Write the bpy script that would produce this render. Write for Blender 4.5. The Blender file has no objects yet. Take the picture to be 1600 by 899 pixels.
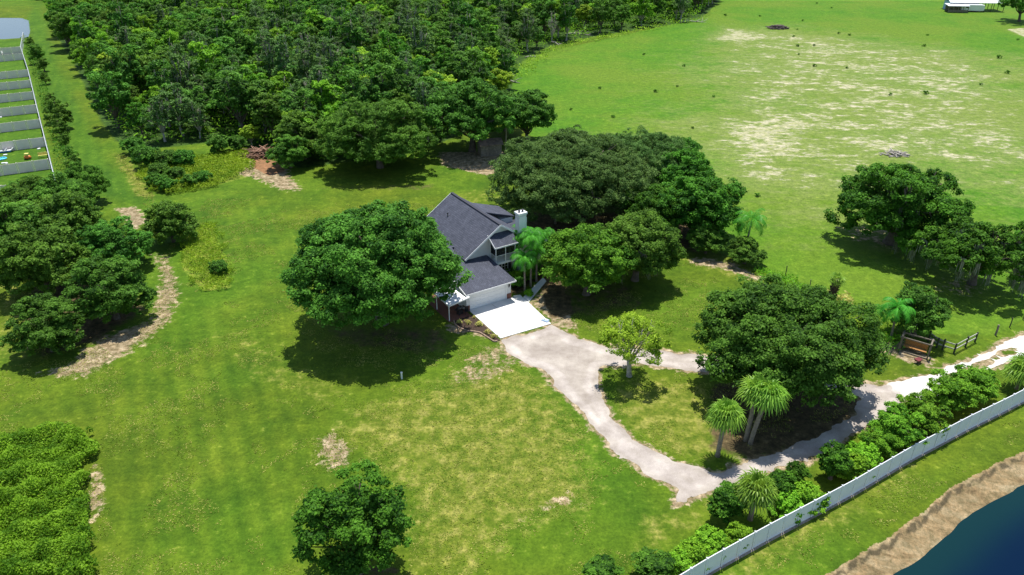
import bpy, bmesh, math, random
import numpy as np
from mathutils import Vector, Matrix
R_ = math.radians
sc = bpy.context.scene
C = sc.collection

# ------------------------------------------------------------------ camera, world, sun, exposure
FOC, PITCH, HC = 1180.0, R_(28.5), 46.0
cd = bpy.data.cameras.new('camera'); cam = bpy.data.objects.new('camera', cd); C.objects.link(cam)
cam.location = (0, 0, HC); cam.rotation_euler = (R_(90) - PITCH, 0, 0)
cd.sensor_width = 36; cd.lens = 36 * FOC / 1600; cd.clip_end = 9000; cd.clip_start = 1
sc.camera = cam
SUNV = Vector((-0.04, -0.31, -1.0))            # direction in which the sunlight travels
elev = math.asin(-SUNV.normalized().z)
azim = math.atan2(-SUNV.x, -SUNV.y)            # clockwise from +Y
w = bpy.data.worlds.new("World"); sc.world = w; w.use_nodes = True
wn = w.node_tree.nodes; wl = w.node_tree.links
sky = wn.new('ShaderNodeTexSky'); sky.sky_type = 'NISHITA'; sky.sun_disc = False
sky.sun_elevation = elev; sky.sun_rotation = azim; sky.air_density = 1.0; sky.dust_density = 0.6
wl.new(sky.outputs[0], wn['Background'].inputs[0]); wn['Background'].inputs[1].default_value = 0.13
sl = bpy.data.lights.new('sun', 'SUN'); so = bpy.data.objects.new('sun', sl); C.objects.link(so)
sl.energy = 4.7; sl.angle = R_(0.55); sl.color = (1.0, 0.965, 0.90)
so.rotation_euler = SUNV.to_track_quat('-Z', 'Y').to_euler()
sc.view_settings.view_transform = 'Standard'; sc.view_settings.look = 'None'
sc.view_settings.gamma = 1.0; sc.view_settings.exposure = 0.36; sc.view_settings.use_curve_mapping = False
sc.render.engine = 'CYCLES'

# ------------------------------------------------------------------ helpers
cT, sT = math.cos(PITCH), math.sin(PITCH)
def G(px, py, z=0.0):
    """point of the ground plane (or of height z) seen at a pixel of the 1600 px photograph"""
    u = (px - 800) / FOC; v = (py - 449.5) / FOC
    t = (z - HC) / (-sT - v * cT)
    return (u * t, (cT - v * sT) * t)
def GP(pts, z=0.0): return np.array([G(x, y, z) for x, y in pts])

def link(o, parent=None):
    C.objects.link(o)
    if parent is not None: o.parent = parent
    return o
def tag(o, label=None, cat=None, group=None, kind=None):
    if label: o['label'] = label
    if cat: o['category'] = cat
    if group: o['group'] = group
    if kind: o['kind'] = kind
    return o
def thing(name, label, cat, loc=(0, 0, 0), rotz=0, group=None, scale=1.0):
    o = bpy.data.objects.new(name, None); C.objects.link(o)
    o.empty_display_size = 0.5
    o.location = loc; o.rotation_euler = (0, 0, rotz)
    o.scale = (scale, scale, scale) if not isinstance(scale, tuple) else scale
    return tag(o, label, cat, group)
def copy_tree(o, parent=None, loc=None, rotz=None, scale=None, label=None, group=None):
    c = o.copy(); C.objects.link(c)
    if parent is not None: c.parent = parent
    if loc is not None: c.location = loc
    if rotz is not None: c.rotation_euler = (0, 0, rotz)
    if scale is not None: c.scale = scale if isinstance(scale, tuple) else (scale,) * 3
    if label: c['label'] = label
    if group: c['group'] = group
    for ch in list(o.children): copy_tree(ch, c)
    return c

class MB:
    """collects verts/faces, builds ONE mesh"""
    def __init__(s): s.v = []; s.f = []; s.m = []; s.n = 0
    def add(s, v, f, mi=0):
        v = np.asarray(v, float); s.v.append(v)
        for q in f: s.f.append([i + s.n for i in q]); s.m.append(mi)
        s.n += len(v); return s
    def box(s, x0, x1, y0, y1, z0, z1, mi=0):
        v = [(x0,y0,z0),(x1,y0,z0),(x1,y1,z0),(x0,y1,z0),(x0,y0,z1),(x1,y0,z1),(x1,y1,z1),(x0,y1,z1)]
        return s.add(v, [(0,3,2,1),(4,5,6,7),(0,1,5,4),(1,2,6,5),(2,3,7,6),(3,0,4,7)], mi)
    def bar(s, p, q, w, h, mi=0, up=(0, 0, 1)):
        p = np.array(p, float); q = np.array(q, float); d = q - p; d /= np.linalg.norm(d)
        u = np.array(up, float); sd = np.cross(d, u); sd /= np.linalg.norm(sd); u = np.cross(sd, d)
        v = []
        for e in (p, q):
            for a, b in ((-1,-1),(1,-1),(1,1),(-1,1)): v.append(e + sd * a * w / 2 + u * b * h / 2)
        return s.add(v, [(3,2,1,0),(4,5,6,7),(0,1,5,4),(1,2,6,5),(2,3,7,6),(3,0,4,7)], mi)
    def tube(s, pts, rad, n=7, mi=0, cap=True):
        pts = np.asarray(pts, float); v = []; k = len(pts)
        for i in range(k):
            d = pts[min(i + 1, k - 1)] - pts[max(i - 1, 0)]; d /= (np.linalg.norm(d) + 1e-9)
            a = np.array([1.0, 0, 0]) if abs(d[0]) < 0.8 else np.array([0, 1.0, 0])
            x = np.cross(d, a); x /= np.linalg.norm(x); y = np.cross(d, x)
            for j in range(n):
                t = 2 * math.pi * j / n; v.append(pts[i] + rad[i] * (x * math.cos(t) + y * math.sin(t)))
        f = []
        for i in range(k - 1):
            for j in range(n):
                a = i * n + j; b = i * n + (j + 1) % n; f.append((a, b, b + n, a + n))
        if cap: f.append(tuple(range((k - 1) * n, k * n))); f.append(tuple(reversed(range(n))))
        return s.add(v, f, mi)
    def slab(s, top, t, mi=0):
        """polygon (3D, ordered) given thickness t downwards"""
        top = np.asarray(top, float); n = len(top); bot = top - np.array([0, 0, t])
        f = [tuple(range(n)), tuple(reversed(range(n, 2 * n)))]
        for i in range(n): j = (i + 1) % n; f.append((i, n + i, n + j, j))
        return s.add(np.vstack([top, bot]), f, mi)
    def build(s, name, mats, parent=None, smooth=False, bevel=0):
        me = bpy.data.meshes.new(name)
        me.from_pydata([tuple(p) for p in np.vstack(s.v)], [], s.f)
        if not isinstance(mats, (list, tuple)): mats = [mats]
        for m in mats: me.materials.append(m)
        me.polygons.foreach_set('material_index', s.m)
        bm = bmesh.new(); bm.from_mesh(me); bmesh.ops.recalc_face_normals(bm, faces=bm.faces)
        if bevel: bmesh.ops.bevel(bm, geom=bm.edges[:], offset=bevel, segments=1, affect='EDGES', clamp_overlap=True)
        bm.to_mesh(me); bm.free()
        if smooth: me.polygons.foreach_set('use_smooth', [True] * len(me.polygons))
        me.update()
        return link(bpy.data.objects.new(name, me), parent)

def quadmesh(name, V, mat, tint=None):
    """V: (N,4,3) quads -> mesh"""
    n = len(V); me = bpy.data.meshes.new(name)
    me.vertices.add(4 * n); me.vertices.foreach_set('co', V.reshape(-1).astype(np.float32))
    me.loops.add(4 * n); me.loops.foreach_set('vertex_index', np.arange(4 * n, dtype=np.int32))
    me.polygons.add(n); me.polygons.foreach_set('loop_start', np.arange(0, 4 * n, 4, dtype=np.int32))
    try: me.polygons.foreach_set('loop_total', np.full(n, 4, dtype=np.int32))
    except Exception: pass
    if tint is not None:
        a = me.attributes.new('tint', 'FLOAT', 'FACE'); a.data.foreach_set('value', tint.astype(np.float32))
    me.materials.append(mat); me.update(calc_edges=True); return me

def unit(a): return a / (np.linalg.norm(a, axis=-1, keepdims=True) + 1e-9)
def leafquads(rng, c, nrm, size, asp=0.62):
    n = len(c); nrm = unit(nrm); r = unit(rng.normal(size=(n, 3)))
    u = unit(np.cross(nrm, r)); v = np.cross(nrm, u)
    s = size[:, None] if np.ndim(size) else size
    a = u * s * 0.5; b = v * s * 0.5 * asp
    fold = nrm * s * 0.12
    return np.stack([c - a, c - b * 1.0 + fold, c + a, c + b * 1.0 - fold * 0.3], 1)

# ------------------------------------------------------------------ materials
def new_mat(name):
    m = bpy.data.materials.new(name); m.use_nodes = True
    return m, m.node_tree.nodes, m.node_tree.links, m.node_tree.nodes['Principled BSDF']
def noise(n, l, scale, detail=4, rough=0.55, vec=None, dist=0.0):
    t = n.new('ShaderNodeTexNoise'); t.inputs['Scale'].default_value = scale
    t.inputs['Detail'].default_value = detail; t.inputs['Roughness'].default_value = rough
    t.inputs['Distortion'].default_value = dist
    if vec is not None: l.new(vec, t.inputs['Vector'])
    return t.outputs['Fac']
def ramp(n, l, fac, stops):
    r = n.new('ShaderNodeValToRGB'); e = r.color_ramp.elements
    while len(e) < len(stops): e.new(0.5)
    for i, (p, c) in enumerate(stops): e[i].position = p; e[i].color = (*c, 1) if len(c) == 3 else c
    l.new(fac, r.inputs[0]); return r.outputs[0]
def mth(n, l, op, a, b=None, clamp=False):
    x = n.new('ShaderNodeMath'); x.operation = op; x.use_clamp = clamp
    for i, q in enumerate((a, b)):
        if q is None: continue
        if isinstance(q, (int, float)): x.inputs[i].default_value = q
        else: l.new(q, x.inputs[i])
    return x.outputs[0]
def mixc(n, l, fac, a, b, mode='MIX'):
    x = n.new('ShaderNodeMix'); x.data_type = 'RGBA'; x.blend_type = mode
    if isinstance(fac, (int, float)): x.inputs[0].default_value = fac
    else: l.new(fac, x.inputs[0])
    for i, q in ((6, a), (7, b)):
        if isinstance(q, tuple): x.inputs[i].default_value = (*q, 1)
        else: l.new(q, x.inputs[i])
    return x.outputs[2]
def attr(n, name):
    a = n.new('ShaderNodeAttribute'); a.attribute_name = name; return a.outputs['Fac']
def objco(n): return n.new('ShaderNodeTexCoord').outputs['Object']
def mapr(n, l, v, a, b, c=0.0, d=1.0):
    x = n.new('ShaderNodeMapRange'); x.interpolation_type = 'SMOOTHSTEP'
    l.new(v, x.inputs[0]); x.inputs[1].default_value = a; x.inputs[2].default_value = b
    x.inputs[3].default_value = c; x.inputs[4].default_value = d; return x.outputs[0]

def simple(name, col, rough=0.6, var=0.15, scale=3.0, bump=0.0, metal=0.0, spec=0.5):
    m, n, l, p = new_mat(name)
    f = noise(n, l, scale, 5, vec=objco(n))
    c2 = tuple(c * (1 - var) for c in col); c1 = tuple(min(1, c * (1 + var * .6)) for c in col)
    l.new(ramp(n, l, f, [(0.3, c2), (0.7, c1)]), p.inputs['Base Color'])
    p.inputs['Roughness'].default_value = rough; p.inputs['Metallic'].default_value = metal
    p.inputs['Specular IOR Level'].default_value = spec
    if bump:
        b = n.new('ShaderNodeBump'); b.inputs['Strength'].default_value = bump; b.inputs['Distance'].default_value = 0.03
        l.new(noise(n, l, scale * 6, 3, vec=objco(n)), b.inputs['Height']); l.new(b.outputs[0], p.inputs['Normal'])
    return m

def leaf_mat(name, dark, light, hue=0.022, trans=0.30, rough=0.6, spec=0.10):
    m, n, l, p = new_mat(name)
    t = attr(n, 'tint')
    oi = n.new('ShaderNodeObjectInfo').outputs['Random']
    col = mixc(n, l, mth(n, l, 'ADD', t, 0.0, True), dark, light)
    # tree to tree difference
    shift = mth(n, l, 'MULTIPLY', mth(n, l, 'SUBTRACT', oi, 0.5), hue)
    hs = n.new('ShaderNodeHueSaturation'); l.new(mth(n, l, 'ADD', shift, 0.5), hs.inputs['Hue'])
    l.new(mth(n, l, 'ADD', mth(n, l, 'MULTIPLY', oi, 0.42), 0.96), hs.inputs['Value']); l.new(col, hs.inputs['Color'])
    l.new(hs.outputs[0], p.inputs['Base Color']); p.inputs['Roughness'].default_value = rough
    p.inputs['Specular IOR Level'].default_value = spec
    tr = n.new('ShaderNodeBsdfTranslucent'); mx = n.new('ShaderNodeMixShader'); mx.inputs[0].default_value = trans
    tc = mixc(n, l, 0.5, hs.outputs[0], (light[0] * 1.4, light[1] * 1.3, light[2]))
    l.new(tc, tr.inputs[0]); l.new(p.outputs[0], mx.inputs[1]); l.new(tr.outputs[0], mx.inputs[2])
    l.new(mx.outputs[0], n['Material Output'].inputs[0]); return m

M = {}
M['oak'] = leaf_mat('leaf_oak', (0.014, 0.056, 0.006), (0.122, 0.295, 0.032))
M['olive'] = leaf_mat('leaf_olive', (0.022, 0.070, 0.007), (0.145, 0.295, 0.032))
M['grey'] = leaf_mat('leaf_grey', (0.027, 0.075, 0.014), (0.145, 0.27, 0.060))
M['bright'] = leaf_mat('leaf_bright', (0.04, 0.135, 0.006), (0.24, 0.47, 0.028))
M['yellow'] = leaf_mat('leaf_yellow', (0.09, 0.2, 0.01), (0.36, 0.54, 0.04))
M['deep'] = leaf_mat('leaf_deep', (0.009, 0.044, 0.004), (0.105, 0.265, 0.02))
M['palm'] = leaf_mat('leaf_palm', (0.055, 0.17, 0.010), (0.27, 0.45, 0.05), rough=0.45, spec=.25)
M['queen'] = leaf_mat('leaf_queen', (0.035, 0.19, 0.014), (0.12, 0.40, 0.035), rough=0.45, spec=.2)
M['moss'] = leaf_mat('spanish_moss', (0.09, 0.10, 0.07), (0.22, 0.23, 0.17), trans=0.1, rough=0.9)
M['cream'] = leaf_mat('leaf_cream', (0.30, 0.33, 0.06), (0.65, 0.62, 0.22))
M['fencegreen'] = leaf_mat('leaf_fence_row', (0.028, 0.105, 0.006), (0.19, 0.40, 0.026))
M['weed'] = leaf_mat('leaf_weed', (0.10, 0.22, 0.012), (0.32, 0.46, 0.03))
M['straw'] = leaf_mat('leaf_straw', (0.16, 0.20, 0.03), (0.42, 0.42, 0.12))
M['bark'] = simple('bark', (0.13, 0.105, 0.08), 0.9, 0.45, 2.5, 0.6)
M['palebark'] = simple('pale_bark', (0.42, 0.38, 0.32), 0.9, 0.35, 2.5, 0.4)
M['palmbark'] = simple('palm_bark', (0.27, 0.23, 0.18), 0.9, 0.35, 5, 0.7)
M['darkbark'] = simple('boot_bark', (0.10, 0.06, 0.035), 0.95, 0.5, 6, 0.8)
M['vinyl'] = simple('white_vinyl', (0.82, 0.83, 0.86), 0.45, 0.05, 1.2)
M['greyvinyl'] = simple('grey_vinyl', (0.80, 0.70, 0.62), 0.6, 0.10, 1.0)
M['white'] = simple('white_paint', (0.80, 0.80, 0.79), 0.5, 0.05, 2)
M['concrete'] = simple('white_concrete', (0.72, 0.71, 0.68), 0.8, 0.10, 0.6)
M['black'] = simple('black_metal', (0.02, 0.02, 0.022), 0.4, 0.2, 4)
M['wood'] = simple('weathered_wood', (0.20, 0.17, 0.13), 0.85, 0.35, 6, 0.4)
M['orangewood'] = simple('orange_wood', (0.42, 0.20, 0.05), 0.7, 0.3, 5, 0.3)
M['post'] = simple('treated_post', (0.06, 0.065, 0.045), 0.9, 0.3, 5, 0.4)
M['brick'] = simple('brick', (0.20, 0.08, 0.055), 0.85, 0.4, 14, 0.5)
M['red'] = simple('red_paint', (0.16, 0.025, 0.03), 0.5, 0.3, 3)
M['stone'] = simple('stone', (0.30, 0.25, 0.21), 0.9, 0.4, 3, 0.5)
M['metalroof'] = simple('white_metal_roof', (0.82, 0.83, 0.85), 0.35, 0.05, 1)
M['blue'] = simple('blue_plastic', (0.05, 0.20, 0.5), 0.45, 0.15, 3)
M['cyan'] = simple('cyan_plastic', (0.10, 0.55, 0.70), 0.4, 0.15, 3)
M['orange'] = simple('orange_plastic', (0.75, 0.20, 0.03), 0.45, 0.15, 3)
M['yellowp'] = simple('yellow_plastic', (0.72, 0.62, 0.16), 0.5, 0.15, 3)
M['redlog'] = simple('reddish_wood', (0.34, 0.19, 0.12), 0.9, 0.4, 4, 0.5)
def glass_dark():
    m, n, l, p = new_mat('window_glass'); p.inputs['Base Color'].default_value = (0.012, 0.016, 0.018, 1)
    p.inputs['Roughness'].default_value = 0.08; return m
M['glass'] = glass_dark()
def screen():
    m, n, l, p = new_mat('insect_screen'); p.inputs['Base Color'].default_value = (0.02, 0.022, 0.022, 1)
    p.inputs['Roughness'].default_value = 0.7
    tr = n.new('ShaderNodeBsdfTransparent'); mx = n.new('ShaderNodeMixShader'); mx.inputs[0].default_value = 0.45
    l.new(tr.outputs[0], mx.inputs[1]); l.new(p.outputs[0], mx.inputs[2]); l.new(mx.outputs[0], n['Material Output'].inputs[0]); return m
M['screen'] = screen()
def siding():
    m, n, l, p = new_mat('lap_siding'); tc = objco(n)
    sx = n.new('ShaderNodeSeparateXYZ'); l.new(tc, sx.inputs[0])
    fr = mth(n, l, 'FRACT', mth(n, l, 'MULTIPLY', sx.outputs[2], 5.5))
    base = ramp(n, l, noise(n, l, 1.1, 4, vec=tc), [(0.3, (0.62, 0.63, 0.62)), (0.7, (0.70, 0.71, 0.70))])
    l.new(mixc(n, l, mapr(n, l, fr, 0.86, 1.0, 0, 0.25), base, (0.42, 0.43, 0.44)), p.inputs['Base Color'])
    b = n.new('ShaderNodeBump'); b.inputs['Distance'].default_value = 0.02; b.inputs['Strength'].default_value = 0.7
    l.new(fr, b.inputs['Height']); l.new(b.outputs[0], p.inputs['Normal']); p.inputs['Roughness'].default_value = 0.6; return m
M['siding'] = siding()
def shingles():
    m, n, l, p = new_mat('roof_shingles'); tc = objco(n)
    mp = n.new('ShaderNodeMapping'); l.new(tc, mp.inputs[0]); mp.inputs['Rotation'].default_value = (0, 0, R_(90))
    br = n.new('ShaderNodeTexBrick'); l.new(mp.outputs[0], br.inputs[0])
    br.inputs['Color1'].default_value = (0.050, 0.058, 0.082, 1); br.inputs['Color2'].default_value = (0.074, 0.084, 0.112, 1)
    br.inputs['Mortar'].default_value = (0.040, 0.042, 0.058, 1); br.inputs['Scale'].default_value = 1.0
    br.inputs['Brick Width'].default_value = 0.42; br.inputs['Row Height'].default_value = 0.21; br.inputs['Mortar Size'].default_value = 0.02
    nn = ramp(n, l, noise(n, l, 0.9, 6, 0.65, tc), [(0.3, (0.72, 0.72, 0.76)), (0.7, (1.25, 1.2, 1.2))])
    n2 = ramp(n, l, noise(n, l, 5, 4, 0.7, tc), [(0.3, (0.8, 0.8, 0.8)), (0.7, (1.2, 1.2, 1.2))])
    l.new(mixc(n, l, 1.0, mixc(n, l, 1.0, br.outputs[0], nn, 'MULTIPLY'), n2, 'MULTIPLY'), p.inputs['Base Color'])
    p.inputs['Roughness'].default_value = 0.85
    b = n.new('ShaderNodeBump'); b.inputs['Distance'].default_value = 0.03; b.inputs['Strength'].default_value = 0.5
    l.new(br.outputs['Fac'], b.inputs['Height']); b.invert = True; l.new(b.outputs[0], p.inputs['Normal']); return m
M['shingle'] = shingles()

# ------------------------------------------------------------------ ground: one sheet with region masks
def seg_dist(P, A, B):
    d = B - A; t = np.clip(((P - A) @ d) / (d @ d + 1e-9), 0, 1)
    return np.linalg.norm(P - (A + t[:, None] * d), axis=1)
def inside(P, poly):
    x, y = P[:, 0], P[:, 1]; c = np.zeros(len(P), bool); n = len(poly)
    for i in range(n):
        x1, y1 = poly[i]; x2, y2 = poly[(i + 1) % n]
        if y1 == y2: continue
        k = ((y1 > y) != (y2 > y)) & (x < (x2 - x1) * (y - y1) / (y2 - y1) + x1); c ^= k
    return c
def sdf(P, poly):
    poly = np.asarray(poly, float); d = np.full(len(P), 1e9)
    for i in range(len(poly)): d = np.minimum(d, seg_dist(P, poly[i], poly[(i + 1) % len(poly)]))
    return np.where(inside(P, poly), -d, d)
def sst(x, a, b):
    t = np.clip((x - a) / (b - a), 0, 1); return t * t * (3 - 2 * t)
def line_dist(P, pts): return np.min([seg_dist(P, pts[i], pts[i + 1]) for i in range(len(pts) - 1)], axis=0)

rs = np.random.RandomState(5)
def vnoise(P, sc_, seed=0):
    """smooth value noise 0..1"""
    r = np.random.RandomState(seed); T = r.rand(256, 256); Q = P * sc_ + 1000
    i = np.floor(Q).astype(int); f = Q - i; f = f * f * (3 - 2 * f)
    a = T[i[:, 0] % 256, i[:, 1] % 256]; b = T[(i[:, 0] + 1) % 256, i[:, 1] % 256]
    c = T[i[:, 0] % 256, (i[:, 1] + 1) % 256]; d = T[(i[:, 0] + 1) % 256, (i[:, 1] + 1) % 256]
    return (a * (1 - f[:, 0]) + b * f[:, 0]) * (1 - f[:, 1]) + (c * (1 - f[:, 0]) + d * f[:, 0]) * f[:, 1]
bank_top = GP([(1290, 899), (1350, 860), (1400, 830), (1450, 795), (1500, 755), (1560, 720), (1600, 707)])
bank_top = np.vstack([[-20, 12], bank_top, [62, 60], [110, 86], [200, 120]])
BW = 3.0; WZ = -1.3
def bank_sd(P):
    d = line_dist(P, bank_top)
    # lakeward side = below the line
    yl = np.interp(P[:, 0], bank_top[:, 0], bank_top[:, 1])
    return np.where(P[:, 1] < yl, d, -d) + (vnoise(P, 0.16, 31) - .5) * .35 + (vnoise(P, 0.8, 32) - .5) * .2
pond_poly = np.vstack([GP([(-60, 26), (30, 27), (42, 31), (44, 48), (41, 58), (-60, 62)])])

def axis(segs):
    out = [segs[0][0]]
    for a, b, st in segs:
        k = max(1, int(round((b - a) / st))); out += list(np.linspace(a, b, k + 1)[1:])
    return np.array(out)
xs = axis([(-4000, -700, 400), (-700, -260, 30), (-260, -70, 1.7), (-70, 78, 0.62), (78, 260, 1.7), (260, 700, 30), (700, 4000, 400)])
ys = axis([(-600, -20, 40), (-20, 30, 3), (30, 112, 0.62), (112, 200, 1.1), (200, 390, 2.2), (390, 700, 20), (700, 6000, 400)])
X, Y = np.meshgrid(xs, ys); P2 = np.stack([X.ravel(), Y.ravel()], 1)
nx, ny = len(xs), len(ys)
Z = np.zeros(len(P2))
bd = bank_sd(P2)
lakez = -np.clip(bd / BW, 0, 1.6) * 1.9
Z = np.where((bd > 0), lakez, 0)
pd = sdf(P2, pond_poly); Z = np.minimum(Z, np.where(pd < 2, -sst(-pd, -2, 1.5) * 0.8, 0))
# gentle unevenness away from the buildings
me = bpy.data.meshes.new('ground')
vv = np.column_stack([P2, Z]); idx = np.arange(nx * ny).reshape(ny, nx)
fq = np.stack([idx[:-1, :-1], idx[:-1, 1:], idx[1:, 1:], idx[1:, :-1]], -1).reshape(-1, 4)
me.vertices.add(len(vv)); me.vertices.foreach_set('co', vv.ravel())
me.loops.add(fq.size); me.loops.foreach_set('vertex_index', fq.ravel().astype(np.int32))
me.polygons.add(len(fq)); me.polygons.foreach_set('loop_start', np.arange(0, fq.size, 4, dtype=np.int32))
me.update(calc_edges=True)
def mask(polys, soft=1.5):
    """list of (pixel polygon, strength, softness)"""
    o = np.zeros(len(P2))
    for poly, st, sf in polys: o = np.maximum(o, st * (1 - sst(sdf(P2, GP(poly)), -sf, sf)))
    return o
def setattr_(name, v):
    a = me.attributes.new(name, 'FLOAT', 'POINT'); a.data.foreach_set('value', v.astype(np.float32))
# pasture east of the wire fence
pasture = mask([([(690, 165), (840, 85), (1110, 25), (1110, 0), (1110, -120), (2600, -120), (2600, 560), (1600, 500), (1555, 522), (1462, 522), (1340, 490), (1230, 440), (1130, 395), (980, 330), (850, 230), (790, 180)], 1, 2.0)])
bare = mask([([(1000, 190), (1100, 160), (1060, 120), (1100, 80), (1130, 45), (1230, 40), (1600, 90), (1700, 200), (1700, 360), (1600, 330), (1500, 300), (1400, 360), (1330, 320), (1260, 350), (1180, 300), (1110, 260), (1000, 215)], 0.80, 26),
             ([(1080, 200), (1180, 150), (1330, 190), (1300, 250), (1220, 320), (1150, 300)], 0.98, 14),
             ([(1130, 40), (1180, 48), (1240, 60), (1160, 72), (1100, 62)], 1.0, 9),
             ([(1460, 200), (1600, 215), (1640, 260), (1520, 235)], 1.0, 5),
             ([(1375, 232), (1400, 236), (1425, 247), (1400, 246)], 1.3, 1.2),
             ([(1575, 46), (1600, 44), (1640, 52), (1600, 58)], 1.6, 2),
             ([(1480, 110), (1600, 100), (1600, 130), (1500, 140)], 0.8, 8)])
dry = mask([([(500, 700), (560, 640), (700, 590), (800, 560), (860, 600), (900, 660), (930, 770), (900, 800), (800, 830), (740, 899), (640, 899), (640, 780), (560, 700)], 0.72, 4),
            ([(780, 640), (850, 700), (920, 770), (880, 800), (780, 780)], 0.85, 3),
            ([(955, 610), (1000, 590), (1100, 600), (1140, 680), (1110, 720), (1040, 700), (980, 665)], 0.75, 2),
            ([(440, 560), (560, 600), (520, 640), (400, 600), (330, 520), (400, 520)], 0.45, 3),
            ([(940, 500), (1060, 530), (1060, 555), (960, 540)], 0.35, 2),
            ([(0, 440), (30, 440), (50, 560), (0, 560)], 0.7, 3),
            ([(1060, 405), (1140, 400), (1200, 440), (1160, 440)], 0.6, 2),
            ([(1120, 870), (1400, 720), (1440, 730), (1200, 899), (1130, 899)], 0.6, 1.6),
            ([(990, 800), (1110, 770), (1100, 830), (1000, 880)], 0.5, 2),
            ([(1380, 590), (1440, 560), (1540, 520), (1500, 560), (1420, 585)], 0.4, 1),
            ([(180, 240), (200, 250), (240, 310), (215, 305)], 1.1, 1.5),
            ([(700, 300), (800, 290), (800, 320), (720, 320)], 0.4, 2)])
dirt = mask([([(175, 325), (215, 322), (235, 345), (205, 365), (190, 340)], 0.8, 1.5),
             ([(240, 395), (262, 400), (282, 455), (268, 500), (215, 545), (130, 590), (60, 590), (120, 560), (150, 530), (235, 500), (250, 440)], 0.88, 2.2),
             ([(10, 570), (130, 575), (60, 590)], 0.4, 1.5),
             ([(395, 245), (440, 250), (455, 275), (475, 300), (440, 298), (400, 280), (370, 275)], 0.85, 2.0),
             ([(686, 238), (790, 236), (800, 262), (760, 275), (690, 258)], 1.0, 1.5),
             ([(490, 680), (530, 672), (560, 700), (545, 730), (510, 740), (486, 715)], 0.62, 1.2),
             ([(700, 600), (720, 560), (760, 530), (800, 540), (830, 570), (790, 590), (740, 610)], 0.55, 2.2),
             ([(780, 533), (862, 510), (900, 525), (860, 570), (815, 565)], 0.95, 1.2),
             ([(825, 475), (850, 440), (880, 460), (910, 520), (862, 505)], 0.75, 1.0),
             ([(140, 720), (160, 725), (165, 790), (145, 830), (134, 790), (138, 750)], 0.75, 1.0),
             ([(1085, 400), (1130, 405), (1200, 435), (1190, 447), (1140, 425), (1070, 412)], 0.7, 1.2),
             ([(1290, 350), (1400, 345), (1420, 400), (1330, 380)], 0.5, 2.5),
             ([(1480, 430), (1550, 440), (1530, 470), (1450, 455)], 0.5, 2),
             ([(1370, 530), (1440, 535), (1470, 580), (1420, 570), (1370, 550)], 0.75, 1.2),
             ([(850, 770), (900, 765), (920, 790), (880, 800), (800, 820)], 0.55, 1.5),
             ([(760, 500), (780, 530), (700, 520), (690, 505)], 0.8, 0.8)])
litter = mask([([(1110, 600), (1340, 590), (1350, 640), (1290, 690), (1180, 720), (1110, 700)], 0.95, 1.5),
               ([(800, 400), (870, 420), (900, 490), (860, 500), (840, 440), (830, 440), (812, 462), (780, 455)], 1.0, 0.7),
               ([(500, 510), (700, 505), (720, 545), (650, 560), (520, 540)], 0.6, 2.5),
               ([(480, 290), (690, 285), (680, 300), (500, 298)], 0.5, 2),
               ([(545, 885), (620, 880), (640, 899), (560, 905)], 0.7, 0.7),
               ([(60, 440), (180, 430), (240, 480), (150, 540), (60, 560), (20, 480)], 0.8, 2.5),
               ([(840, 440), (1000, 440), (1010, 480), (900, 500), (860, 490)], 0.55, 1.5),
               ([(790, 330), (1100, 330), (1110, 395), (860, 400)], 0.8, 3)])
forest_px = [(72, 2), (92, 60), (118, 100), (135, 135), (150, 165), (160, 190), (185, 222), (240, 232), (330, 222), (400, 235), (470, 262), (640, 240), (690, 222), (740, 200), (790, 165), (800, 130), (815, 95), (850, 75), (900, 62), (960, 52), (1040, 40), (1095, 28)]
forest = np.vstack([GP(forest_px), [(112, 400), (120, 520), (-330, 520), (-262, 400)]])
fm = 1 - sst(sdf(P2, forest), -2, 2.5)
orange = mask([([(395, 245), (440, 252), (446, 268), (420, 275), (396, 262)], 1.0, 1.2)])
lush = mask([([(0, 600), (300, 560), (560, 640), (500, 899), (160, 899), (160, 680), (0, 660)], 0.3, 10),
             ([(850, 590), (1040, 780), (1000, 899), (760, 899), (930, 790)], 0.45, 3),
             ([(980, 430), (1180, 430), (1130, 480), (1060, 540), (1000, 520)], 0.5, 4),
             ([(60, 0), (90, 100), (160, 240), (225, 320), (120, 300), (60, 130), (40, 30)], 1.0, 3),
             ([(-200, 62), (40, 62), (88, 285), (90, 330), (-200, 330)], 0.9, 1.0),
             ([(1120, 899), (1600, 640), (1600, 700), (1300, 880)], 0.4, 2)])
weedy = mask([([(290, 370), (330, 350), (350, 400), (360, 450), (320, 455), (285, 420)], 1.0, 1.5),
              ([(290, 250), (400, 232), (400, 275), (330, 292), (240, 300)], 0.8, 2)])
stripe = mask([([(100, 620), (300, 480), (440, 560), (520, 700), (500, 899), (160, 899), (160, 690)], 1.0, 6),
               ([(300, 300), (440, 290), (440, 500), (330, 470), (350, 380)], 0.6, 4),
               ([(60, 30), (90, 100), (160, 240), (225, 320), (120, 300), (60, 130)], 0.8, 3)])
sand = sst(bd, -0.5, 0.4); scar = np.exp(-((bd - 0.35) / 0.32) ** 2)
for nm, v in dict(pasture=pasture, bare=bare, dry=dry, dirt=dirt, litter=litter, forest=fm, orange=orange, lush=lush, weedy=weedy, stripe=stripe, sand=sand, scar=scar).items(): setattr_(nm, v)

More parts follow.
